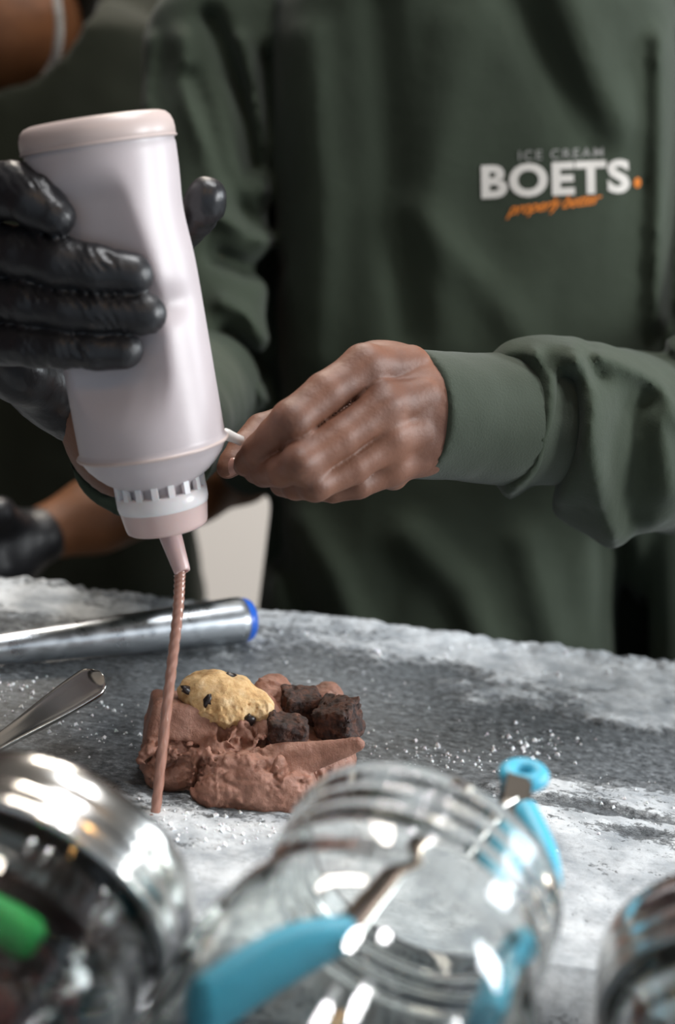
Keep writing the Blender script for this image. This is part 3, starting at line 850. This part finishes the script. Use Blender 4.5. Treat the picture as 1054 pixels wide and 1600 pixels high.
tx = text_part('chest_print_name', 'BOETS', M_PRINTW, ((752, 311), (984, 301), (751, 258)), bold=.040, space=1.10)
tx['label'] = 'heavy white BOETS lettering printed on the chest'
tx = text_part('chest_print_top', 'ICE CREAM', M_PRINTG, ((810, 251), (942, 245), (810, 236)), bold=.006, space=1.25)
tx['label'] = 'thin grey ICE CREAM lettering printed above the name'
tx = text_part('chest_print_slogan', 'properly better', M_PRINTO, ((790, 343), (938, 324), (793, 318)), bold=.012, shear=.45, space=.92)
tx['label'] = 'small orange slanted slogan printed under the name'
tx = text_part('chest_print_dot', '.', M_PRINTO, ((990, 294), (1001, 293), (990, 278)), bold=.03)
tx['label'] = 'square orange dot after the printed name'

# left forearm sleeve (right in the picture) with blousing folds over a long cuff
ls = Vol(W(740, 900, .70) - np.array([.02, .10, .02]), W(1330, 470, 1.0) + np.array([.03, .08, .06]), .0028)
ls.chain([(W(800, 655, .732), rp(101, .732)), (W(850, 655, .745), rp(115, .745)), (W(900, 668, .765), rp(120, .765)), (W(960, 695, .79), rp(138, .79)), (W(1080, 680, .85), rp(150, .85)), (W(1215, 645, .96), rp(148, .95))], .012)
SFOLDS = [([(836, 556), (862, 600), (858, 670), (838, 730), (792, 772)], .0065, 13), ([(894, 600), (890, 660), (868, 735), (836, 782)], -.017, 19), ([(905, 556), (922, 640), (930, 740), (955, 840)], .010, 21),
          ([(806, 575), (826, 650), (806, 722)], -.006, 15), ([(916, 545), (936, 592)], -.006, 10), ([(938, 556), (1010, 588), (1062, 655)], .007, 17), ([(985, 640), (990, 720), (985, 800)], -.007, 30), ([(1000, 530), (1065, 572)], -.008, 13), ([(1030, 660), (1045, 760)], .006, 22),
          ([(800, 545), (860, 545), (895, 565)], .006, 22), ([(780, 640), (800, 700)], .002, 16)]
def sleeve_folds(P):
    px, py, d = cam_uv(P); out = np.zeros(len(P)); q = np.stack([px, py], -1) + 5 * np.stack([vnoise(P * 45, 145), vnoise(P * 45, 146)], -1)
    for path, amp, wdt in SFOLDS:
        best = np.full(len(P), 1e9); pts = smoothpath(path, 12)
        for A, B in zip(pts[:-1], pts[1:]):
            ab = B - A; t = np.clip((q - A) @ ab / (ab @ ab), 0, 1)
            best = np.minimum(best, np.linalg.norm(q - A - t[:, None] * ab, axis=1))
        out -= amp * np.exp(-(best / wdt) ** 2)
    return out + .0018 * fbm(P * 30, 3, 140)
ls.displace(sleeve_folds, .022)
ax = nrm(W(668, 648, .692) - W(850, 652, .745))
obj('left_sleeve', *ls.surface(2), M_SWEAT, person)
cu = Vol(W(630, 648, .69) - .075, W(850, 652, .745) + .075, .0020)
ca, cb = W(634, 647, .686), W(860, 652, .748)
cu.chain([(ca + ax * .02, rp(101, .690)), (W(720, 650, .708), rp(100, .708)), (W(800, 655, .73), rp(104, .73)), (cb, rp(107, .745))], .0)
cu.field(lambda P: -((P - ca) @ ax), ca - .09, ca + .09, .0025, 's') if False else None
idx, P_ = cu.sl(ca - .1, ca + .1); cu.v[idx] = np.maximum(cu.v[idx], ((P_ - ca) @ ax).astype(np.float32))
cu.cone(ca + ax * .03, ca - ax * .022, rp(101, .695) - .0035, rp(100, .7) - .004, .001, 's')
cs, cn = frame(ax, (0, 0, 1))[1:]
def ribs(org, a_, s_, n_, cnt, amp):
    def fn(P):
        q = P - org; th = np.arctan2(q @ s_, q @ n_); return amp * np.cos(th * cnt)
    return fn
cu.displace(lambda P: .0015 * fbm(P * 30, 3, 150), .008)
obj('left_cuff', *cu.surface(1), M_CUFF, person)

# right forearm sleeve (behind the bottle) with its cuff
rs = Vol((-.20, .62, -.02), (0.02, 1.12, .28), .0032)
rc0, rc1 = W(216, 686, .735), W(312, 605, 1.02)
rax = nrm(rc0 - rc1)
rs.chain([(rc0 + rax * .02, rp(122, .735)), (W(238, 668, .80), rp(116, .80)), (W(275, 640, .90), rp(104, .90)), (rc1, rp(96, 1.0))], .01)
idx, P_ = rs.sl(rc0 - .12, rc0 + .12); rs.v[idx] = np.maximum(rs.v[idx], ((P_ - rc0) @ rax).astype(np.float32))
rs.cone(rc0 + rax * .03, rc0 - rax * .05, rp(122, .735) - .0045, rp(119, .76) - .006, .002, 's')
rs.displace(lambda P: .004 * fbm(P * 22, 3, 160), .012)
obj('right_sleeve', *rs.surface(2), M_SWEAT, person)

# --- body: bare left hand, forearms, trunk under the clothes
hv = Vol(W(330, 800, .66) - np.array([.01, .05, .02]), W(800, 510, .70) + np.array([.02, .06, .03]), .00115)
def H(px, py, d): return W(px, py, d - .035)
def hr(px, d=.66): return rp(px, d)
def finger(v, pts, k): v.chain([(H(x, y, d), hr(r)) for x, y, d, r in pts], k)
# back of the hand
for (x0, y0, d0, r0), (x1, y1, d1, r1) in (((572, 580, .703, 36), (725, 600, .735, 46)), ((606, 626, .694, 33), (730, 635, .725, 50)), ((618, 678, .697, 31), (730, 670, .728, 48)), ((618, 722, .705, 27), (730, 695, .738, 44)), ((600, 640, .725, 34), (740, 650, .745, 55))):
    hv.cone(H(x0, y0, d0), H(x1, y1, d1), hr(r0), hr(r1), .010)
hv.cone(H(725, 645, .735), H(860, 650, .775), hr(62), hr(66), .012)
hv.ell(H(650, 650, .712), (hr(75), .014, hr(78)), .012)
hv.ell(H(600, 575, .712), (hr(62), .012, hr(42)), .010)
# fingers one at a time so that their creases stay
def add_finger(pts, kj):
    f_ = Vol(hv.lo, hv.lo + (hv.n - 1) * hv.res, hv.res); f_.v = np.full(hv.n, 1.0, np.float32)
    f_.chain([(H(x, y, d), hr(r)) for x, y, d, r in pts], .0015)
    msk = f_.v < .5
    idx = tuple(slice(*(lambda q: (q.min(), q.max() + 1))(q)) for q in np.nonzero(msk))
    hv.put(idx, f_.v[idx], kj, 'u')
add_finger([(640, 664, .755, 40), (540, 652, .760, 36), (455, 658, .745, 30), (408, 672, .733, 27), (380, 700, .722, 25), (362, 724, .716, 21), (355, 732, .714, 18)], .003)
add_finger([(650, 716, .708, 26), (602, 736, .702, 26), (560, 758, .694, 22), (520, 767, .694, 19), (492, 768, .704, 16)], .0014)
add_finger([(655, 672, .700, 30), (606, 688, .692, 31), (550, 729, .683, 27), (492, 757, .676, 25), (462, 759, .686, 22), (440, 757, .70, 19)], .0008)
add_finger([(660, 620, .700, 32), (602, 632, .688, 34), (530, 684, .676, 30), (468, 724, .668, 29), (440, 736, .674, 25), (412, 739, .690, 22), (398, 739, .70, 17)], .0008)
add_finger([(640, 572, .708, 34), (568, 577, .693, 35), (508, 615, .680, 32.5), (456, 657, .672, 31.5), (430, 680, .677, 28), (404, 704, .684, 25.5), (386, 722, .694, 20), (380, 728, .700, 16)], .0008)
hv.ell(H(612, 752, .718), (hr(20), .010, hr(13)), .008)
# knuckles and finger joints
for x, y, d, r in ((572, 568, .6895, 22), (606, 624, .682, 19), (620, 682, .687, 16), (616, 728, .698, 15), (455, 660, .6685, 16), (467, 724, .6615, 14), (492, 758, .6705, 12)):
    hv.ell(H(x, y, d), (hr(r), hr(r), hr(r)), .010)
for A, B, r in (((612, 596, .673), (690, 612, .686), 8), ((630, 652, .669), (690, 642, .686), 7), ((636, 706, .675), (690, 676, .690), 7)):   # hollows between tendons
    hv.cone(H(*A), H(*B), hr(r), hr(r * .5), .014, 's')
hv.displace(lambda P: .0002 * fbm(P * 160, 3, 170) + .0004 * fbm(P * 50, 2, 171), .005)
HV, HQ = hv.surface(1)
bv_ = Vol((-.20, .60, -.60), (.48, 1.30, .98), .008)
bv_.chain([(W(760, 648, .715), .021), (W(1000, 668, .845), .028), (W(1215, 645, 1.0), .022), (W(1155, 200, 1.14), .026), (W(1060, -60, 1.15), .04)], .02)
bv_.chain([(W(140, 628, .695), .016), (W(176, 664, .712), .021), (W(206, 684, .728), .028), (W(225, 676, .76), .027), (W(312, 605, 1.02), .028), (W(325, 200, 1.10), .030), (W(440, -60, 1.16), .045)], .02)
bv_.ell(W(725, 400, 1.14), (.125, .085, .24), .03)
bv_.ell(W(690, 1050, 1.22), (.125, .085, .22), .03)
bv_.cone(W(740, -150, 1.14), W(750, -420, 1.10), .055, .052, .03)
hc = W(755, -600, 1.09)
bv_.ell(hc, (.075, .095, .115), .02)
bv_.ell(hc + np.array([0, -.035, -.07]), (.05, .05, .045), .03); bv_.ell(hc + np.array([0, -.10, -.015]), (.014, .018, .022), .012)
for sx in (-1, 1): bv_.ell(hc + np.array([sx * .076, .01, -.005]), (.012, .02, .03), .006)
BV, BQ = bv_.surface(1)
body = obj('body', np.concatenate([HV, BV]), np.concatenate([HQ, BQ + len(HV)]), M_SKIN, person)
kn = np.zeros(len(HV) + len(BV), np.float32)
for x, y, d, r, amt in ((456, 660, .650, .0085, .55), (467, 724, .645, .0080, .6), (492, 758, .650, .0075, .6), (606, 640, .660, .010, .3), (572, 585, .665, .010, .25), (620, 694, .662, .009, .25), (404, 704, .660, .0065, .35)):
    kn[:len(HV)] = np.maximum(kn[:len(HV)], amt * np.exp(-(np.linalg.norm(HV - H(x, y, d + .012), axis=1) / r) ** 2) * (0.75 + .5 * vnoise(HV * 700, 9)))
body.data.attributes.new('knuckle', 'FLOAT', 'POINT').data.foreach_set('value', kn)
# thumbnail, lying on the tip of the thumb
hb = BVHTree.FromPolygons([Vector(x) for x in HV], [tuple(int(i) for i in q) for q in HQ])
nd = Vector(W(359, 731, 1) - C).normalized(); hit = hb.ray_cast(Vector(C), nd)
ncen = (np.array(hit[0]) if hit[0] else W(359, 731, .676)) - np.array(nd) * .0004
n1 = nrm(-R * .80 - U * .55 + F * .25); n2 = nrm(np.cross(n1, F)); n3 = np.cross(n1, n2); n3 = n3 if n3 @ F > 0 else -n3
NV = []
for i in range(9):
    for j in range(9):
        uu, vv = i / 4 - 1, j / 4 - 1
        k_ = 1 / max(1e-6, (abs(uu) ** 3 + abs(vv) ** 3) ** (1 / 3)) * max(abs(uu), abs(vv)) if (uu or vv) else 0
        uu, vv = uu * k_, vv * k_
        NV.append(ncen + n1 * (uu * rp(16, .68)) + n2 * (vv * rp(12.5, .68)) + n3 * (.0018 * vv * vv + .0008 * uu * uu))
NQ = [(i * 9 + j, (i + 1) * 9 + j, (i + 1) * 9 + j + 1, i * 9 + j + 1) for i in range(8) for j in range(8)]
no = obj('thumbnail', NV, NQ, M_NAIL, body)
sm = no.modifiers.new('thick', 'SOLIDIFY'); sm.thickness = .0006

# --- black glove on the right hand
gcn = np.array([W(x, y, d) for x in (-160, 370) for y in (235, 700) for d in (.575, .730)])
gv = Vol(gcn.min(0), gcn.max(0), .0012)
def gadd(pts, k, kj):
    f_ = Vol(gv.lo, gv.lo + (gv.n - 1) * gv.res, gv.res); f_.v = np.full(gv.n, 1.0, np.float32)
    f_.chain([(W(x, y, d), rp(r, d)) for x, y, d, r in pts], .002)
    msk = f_.v < .5
    if not msk.any(): return
    idx = tuple(slice(*(lambda q: (q.min(), q.max() + 1))(q)) for q in np.nonzero(msk))
    gv.put(idx, f_.v[idx], kj, 'u')
# palm round the left side of the bottle to the wrist
for p0_, p1_ in (((-85, 330, .640, 46), (60, 560, .700, 46)), ((-95, 395, .642, 44), (80, 590, .700, 46)), ((-90, 460, .646, 42), (90, 610, .700, 44)), ((-75, 525, .650, 40), (95, 618, .700, 40))):
    gv.cone(W(*p0_[:3]), W(*p1_[:3]), rp(p0_[3], p0_[2]), rp(p1_[3], p1_[2]), .012)
gv.chain([(W(60, 580, .698), rp(52, .69)), (W(120, 650, .708), rp(44, .70))], .012)
gv.chain([(W(-40, 540, .640), rp(40, .63)), (W(30, 585, .662), rp(38, .65)), (W(92, 622, .695), rp(40, .69))], .010)
gadd([(-85, 330, .638, 46), (-30, 300, .614, 46), (22, 298, .596, 45), (58, 316, .588, 41), (88, 338, .584, 31)], .008, .002)
gadd([(-95, 390, .642, 44), (-30, 385, .622, 41), (40, 396, .602, 41), (100, 411, .592, 41), (150, 420, .589, 37), (206, 429, .589, 34)], .008, .002)
gadd([(-90, 460, .646, 42), (-20, 466, .624, 36), (50, 474, .605, 36), (110, 484, .596, 32), (160, 488, .593, 31), (228, 491, .591, 32.5)], .008, .002)
gadd([(-75, 525, .650, 40), (-15, 535, .628, 36), (50, 541, .610, 33), (100, 546, .602, 30.5), (150, 549, .599, 29), (196, 548, .597, 28.5)], .008, .002)
gadd([(80, 560, .700, 44), (190, 450, .695, 36), (270, 375, .668, 32), (308, 338, .640, 30), (320, 318, .628, 33), (324, 306, .626, 30)], .010, .008)
def glove_wr(P):
    px, py, d = cam_uv(P)
    w = fbm(np.stack([px / 40, py / 40, d * 40], -1), 2, 180)
    stripes = np.sin((px * .9 - py * .55) / 2.3 + 6 * w)
    m1 = np.exp(-((px - 160) / 46) ** 2) * (py > 380) + .8 * np.exp(-((px - 70) / 30) ** 2) * (py < 470) + .35
    loc = sstep(-.2, .35, fbm(np.stack([px / 55, py / 22, d * 30], -1), 2, 181))
    return .0008 * stripes * m1 * loc + .0007 * fbm(P * 110, 3, 182)
gv.displace(glove_wr, .005)
obj('glove', *gv.surface(1), M_GLOVE, person)

# small white cap pinched between finger and thumb
tc = W(363, 683, .655)
ta, ts_, tn = frame(W(380, 690, .655) - W(352, 678, .650), U)
capo = obj('nozzle_cap', *lathe(tc - ta * .004, ta, ts_, tn, [(-.0015, .0003), (-.0015, .0022), (-.0005, .0027), (.001, .0028), (.003, .0026), (.0055, .0024), (.009, .0024), (.0095, .0003)], 24), M_WHITEP)
tag(capo, 'tiny white plastic cap pinched in the bare fingers beside the bottle', 'cap')

# ------------------------------------------------------------------ second person behind on the left
p2 = thing('person', 'person in a dark olive shirt and silver chain behind the bottle', 'person', (-0.28, 1.5, FLOOR_Z))
s2 = Vol((-.75, 1.15, -.62), (.10, 1.75, .62), .007)
s2.field(torso_fn([-300, -120, 0, 40, 200, 500, 830, 950, 1500, 3000], [-500] * 10, [60, 130, 175, 262, 330, 330, 318, 322, 330, 330], 1.36, .13, 2.6), (-.75, 1.2, -.6), (.1, 1.75, .6))
s2.chain([(W(150, -10, 1.46), .05), (W(240, 60, 1.46), .045), (W(280, 330, 1.47), .048), (W(270, 560, 1.44), .046)], .03)
nc0 = W(0, 20, 1.33)
s2.ell(W(-20, 0, 1.36), (.105, .10, .105), .02, 's')
s2.displace(lambda P: .008 * fbm(P * 11, 3, 190), .03)
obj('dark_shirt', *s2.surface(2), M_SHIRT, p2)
b2 = Vol((-.75, 1.05, -.60), (.16, 1.75, 1.0), .006)
b2.cone(W(-40, -260, 1.40), W(0, 20, 1.42), .066, .072, .03)
b2.ell(W(-40, 50, 1.44), (.115, .085, .075), .03)
h2 = W(-110, -420, 1.40)
b2.ell(h2, (.078, .10, .12), .03); b2.ell(h2 + np.array([0.01, -.04, -.08]), (.055, .055, .045), .03); b2.ell(h2 + np.array([.01, -.105, -.02]), (.014, .02, .024), .012)
for sx in (-1, 1): b2.ell(h2 + np.array([sx * .08, .01, 0]), (.012, .02, .03), .006)
b2.chain([(W(270, 520, 1.44), .036), (W(378, 735, 1.26), .028), (W(300, 762, 1.22), rp(54, 1.22)), (W(150, 805, 1.18), rp(56, 1.18)), (W(50, 840, 1.15), rp(42, 1.15))], .015)
b2.ell(W(-120, 500, 1.50), (.16, .08, .28), .02)
V2, Q2 = b2.surface(2)
obj('body', V2, Q2, M_SKIN2, p2)
g2 = Vol(W(10, 860, 1.14) - .13, W(10, 860, 1.14) + .10, .003)
g2.ell(W(8, 862, 1.14), (.032, .032, .036), .01)
for k, (x, y) in enumerate(((-30, 810), (-50, 840), (-55, 872), (-48, 905))):
    g2.chain([(W(10, 838 + 16 * k, 1.125), rp(24, 1.1)), (W(x, y, 1.09), rp(20, 1.1)), (W(x - 8, y + 14, 1.12), rp(17, 1.1))], .004)
g2.chain([(W(30, 830, 1.13), rp(26, 1.1)), (W(0, 800, 1.10), rp(22, 1.1)), (W(-30, 792, 1.09), rp(17, 1.1))], .006)
g2.cone(W(30, 848, 1.145), W(62, 838, 1.15), rp(50, 1.14), rp(46, 1.14), .008)
obj('glove', *g2.surface(1), M_GLOVE, p2)
# silver chain round the neck
b2b = BVHTree.FromPolygons([Vector(x) for x in V2], [tuple(int(i) for i in q) for q in Q2])
parts = []
path = smoothpath([(78, -60), (90, 10), (92, 50), (84, 95), (60, 128), (20, 150)], 44)
for i, (px, py) in enumerate(path):
    d = Vector(W(px, py, 1) - C).normalized(); hit = b2b.ray_cast(Vector(C), d)
    q = np.array(hit[0]) - np.array(d) * .002 if hit[0] else W(px, py, 1.38)
    if i and np.linalg.norm(q - lastq) > .03: q = lastq
    lastq = q
    t = np.linspace(0, 2 * math.pi, 11)
    e1_, e2_ = (R * .0042 + F * .001, U * .0042) if i % 2 else (R * .0026 + F * .002, U * .0046)
    parts.append(tube([q + e1_ * math.cos(x) + e2_ * math.sin(x) for x in t], .0013, 6))
obj('necklace', *merge(parts), M_SILVER, p2)

# ------------------------------------------------------------------ jars lying with their mouths towards the worker
JP = math.radians(22)
def jar_axis(yaw, p=JP):
    return np.array([math.sin(yaw) * math.cos(p), math.cos(yaw) * math.cos(p), math.sin(p)])
RB, RN = .0555, .0455
outer = [(-.165, .0005), (-.165, RB * .80), (-.164, RB * .88), (-.160, RB * .96), (-.152, RB), (-.075, RB), (-.060, RB * .985), (-.048, RB * .93), (-.038, RB * .84), (-.031, RN * 1.02), (-.028, RN)]
for k in range(3):
    z0 = -.025 + k * .0078
    outer += [(z0, RN), (z0 + .0018, RN + .0016), (z0 + .0036, RN + .0016), (z0 + .0054, RN)]
outer += [(-.0008, RN), (0, RN - .0006)]
inner = [(0, RN - .0028), (-.0012, RN - .0032), (-.030, RN - .0035), (-.037, RB * .84 - .0034), (-.047, RB * .93 - .0033), (-.060, RB * .985 - .0033), (-.075, RB - .0033), (-.150, RB - .0033), (-.157, RB * .94 - .003), (-.1595, RB * .8), (-.160, RB * .3), (-.160, .0005)]
lidp = [(-.0225, RN + .0022), (-.0225, RN + .0040), (-.0215, RN + .0047), (-.0195, RN + .0047), (-.0185, RN + .0038), (-.0165, RN + .0038), (-.0155, RN + .0046), (-.0135, RN + .0046), (-.0125, RN + .0038), (-.009, RN + .0038), (-.008, RN + .0044), (-.004, RN + .0044), (.000, RN + .0040), (.0028, RN + .0028), (.0038, RN + .001), (.0038, RN * .9), (.0028, RN * .88), (.0028, .0005)]
lidi = [(.0012, .0005), (.0012, RN + .001), (-.0225, RN + .0022)]
SCOOP_ROOM = [W(x, 1445 + .6 * x, d) for x in (-60, -30, 0, 30, 60) for d in (.395, .409)]
def jar(mx, my, d, yaw, label, lid=None, fill=None, pitch=JP):
    M0 = W(mx, my, d); a = jar_axis(yaw, pitch); a, s, n = frame(a, (0, 0, 1))
    t = thing('glass_jar', label, 'jar', M0 - a * .165 - s * RB, 'glass jars in front of the slab')
    obj('glass_body', *lathe(M0, a, s, n, outer + inner, 96), M_GLASS, t)
    if lid:
        l_ = obj('screw_lid', *lathe(M0, a, s, n, lidp + lidi, 96), M_LID, t); l_['label'] = lid
    if fill:
        mat, seed, lab, name, cat = fill
        r_ = np.random.default_rng(seed); parts = []
        for k in range(330):
            ang = r_.random() * 6.283; rr = math.sqrt(r_.random()) * (RB - .013); l = -.150 + r_.random() * .112
            if l > -.05: rr *= .70
            c_ = M0 + a * l + s * math.cos(ang) * rr + n * math.sin(ang) * rr
            sz = .0055 + .0035 * r_.random()
            if name == 'candy_pieces' and min(np.linalg.norm(c_ - g_) for g_ in SCOOP_ROOM) < .017: continue    # room for the scoop
            parts.append(lump(c_, (sz * 1.2, sz * .8, sz), seed + k, rotM(*(r_.random(3) * 6))))
        tag(obj(name, *merge(parts), mat), lab, cat, kind='stuff')
    return M0, a, s, n
JL = jar(94, 1350, .472, math.radians(17), 'steel-lidded glass jar of dark red sweets on the left', 'ridged shiny steel screw lid', (M_SWEET, 300, 'dark red and brown sweets filling the left jar', 'candy_pieces', 'sweets'))
JC = jar(666, 1352, .463, math.radians(19), 'open empty clear glass jar with blue tongs inside')
JR = jar(1176, 1514, .455, math.radians(4), 'steel-lidded glass jar of brown chocolate pieces at the right edge', 'dull steel screw lid', (M_CHOC, 400, 'brown chocolate pieces filling the right jar', 'chocolate_pieces', 'chocolate'))
# slanted rack under the jars
a0 = jar_axis(0); up0 = np.array([0, -math.sin(JP), math.cos(JP)]); rc = (JC[0] - JC[1] * .09)
zmin = min(float((j[0] - j[1] * l) @ up0) for j in (JL, JC, JR) for l in (0.075, .152)) - RB - .0015
rv = []
rack = thing('jar_rack', 'dark steel slanted rack under the glass jars', 'rack', (0, .30, -.17))
def slant(x, l, h): return np.array([x, 0, 0]) + a0 * l + up0 * h
l0, l1 = float((JC[0] - JC[1] * .175) @ a0) - .02, float(JC[0] @ a0) - .055
def sbox(x0, x1, la, lb, ha, hb):
    vs, qs = boxmesh((x0, la, ha), (x1, lb, hb)); return [slant(*p) for p in vs], qs
obj('rack_plate', *sbox(-.40, .46, l0, l1, zmin - .004, zmin), M_COUNTER, rack, smooth=False)
obj('rack_lip', *sbox(-.40, .46, l0 - .004, l0, zmin - .004, zmin + .03), M_COUNTER, rack, smooth=False)
for x in (-.38, .44):
    for l in (l0 + .01, l1 - .02):
        p = slant(x, l, zmin - .003)
        obj('leg', *boxmesh((p[0] - .006, p[1] - .006, -.171), (p[0] + .006, p[1] + .006, p[2])), M_COUNTER, rack, smooth=False)

# ------------------------------------------------------------------ blue tongs standing in the open jar
hinge = W(806, 1250, .500)
tg = thing('kitchen_tongs', 'steel tongs with sky blue silicone tips and pull ring in the open jar', 'tongs', hinge)
tipA, tipB = W(360, 1560, .405), W(770, 1570, .410)
def arm(h0, mid, tip, wm=.0075, mt=M_STEEL):
    pts = smoothpath([h0, mid, tip], 24)
    w = np.linspace(wm * .6, wm, 24)
    obj('arm', *tube(pts, np.stack([w, np.full(24, .0016)], 1), 12, flat=R * .8 + U * .3), mt, tg)
    return pts
pa = arm(W(800, 1246, .500), W(640, 1345, .468), W(520, 1480, .425))
pb = arm(W(812, 1250, .500), W(852, 1350, .470), W(808, 1500, .425), .0042)
def head(p_from, p_to, w0, w1, label):
    pts = smoothpath([p_from, (p_from + p_to) / 2 + U * .003, p_to], 14)
    w = w0 + (w1 - w0) * np.sin(np.linspace(0, 1, 14) * math.pi * .62)
    o_ = obj('silicone_head', *tube(pts, np.stack([w, np.full(14, .0042)], 1), 16, flat=R * .5 + U * .9), M_CYAN, tg); o_['label'] = label
head(W(540, 1462, .432), W(305, 1596, .387), .006, .0145, 'wide sky blue silicone tip')
head(W(806, 1480, .430), W(748, 1604, .388), .006, .0085, 'sky blue silicone tip')
obj('grip_strip', *tube(smoothpath([W(820, 1266, .496), W(849, 1330, .476), W(856, 1385, .460)], 10), .0046, 10), M_CYAN, tg)
# folded steel hinge
hb_, hq = [], []
ha = nrm(W(806, 1262, .500) - W(812, 1222, .505)); hs = nrm(R * .95 + F * .2); hs = nrm(hs - ha * (hs @ ha)); hn = np.cross(ha, hs)
def hbox(x0, x1, y0, y1, z0, z1):
    vs, qs = boxmesh((x0, y0, z0), (x1, y1, z1)); return [hinge + hs * x + hn * y + ha * z for x, y, z in vs], qs
obj('hinge', *merge([hbox(-.0055, .0035, -.0045, -.0037, -.007, .012), hbox(-.0055, .0035, .0037, .0045, -.007, .012), hbox(.0030, .0038, -.0045, .0045, -.008, .014), hbox(-.0055, .0035, -.0045, .0045, -.0076, -.0068)]), M_STEEL, tg, smooth=False)
rcn = W(818, 1211, .508); th = np.linspace(0, 2 * math.pi, 41)[:-1]
rN = nrm(U * .95 - F * .34 + R * .05); rA = nrm(R - rN * (R @ rN)); rB = np.cross(rN, rA)
TV = []; 
for x in th:
    cd_ = rA * math.cos(x) + rB * math.sin(x)
    for y in np.linspace(0, 2 * math.pi, 15)[:-1]:
        TV.append(rcn + cd_ * (.0058 + .0034 * math.cos(y)) + rN * .0034 * math.sin(y))
TQ = [(i * 14 + k, ((i + 1) % 40) * 14 + k, ((i + 1) % 40) * 14 + (k + 1) % 14, i * 14 + (k + 1) % 14) for i in range(40) for k in range(14)]
pr = obj('pull_ring', TV, TQ, M_CYAN, tg); pr['label'] = 'sky blue pull ring'
# green scoop in the left jar
gs = obj('green_scoop', *tube(smoothpath([W(-60, 1416, .409), W(0, 1445, .407), W(58, 1480, .407)], 16), np.stack([np.r_[np.full(13, .0066), [.006, .005, .003]], np.r_[np.full(13, .005), [.0045, .004, .002]]], 1), 14, flat=U), M_GREENP)
tag(gs, 'bright green plastic scoop handle among the sweets inside the left jar', 'scoop')
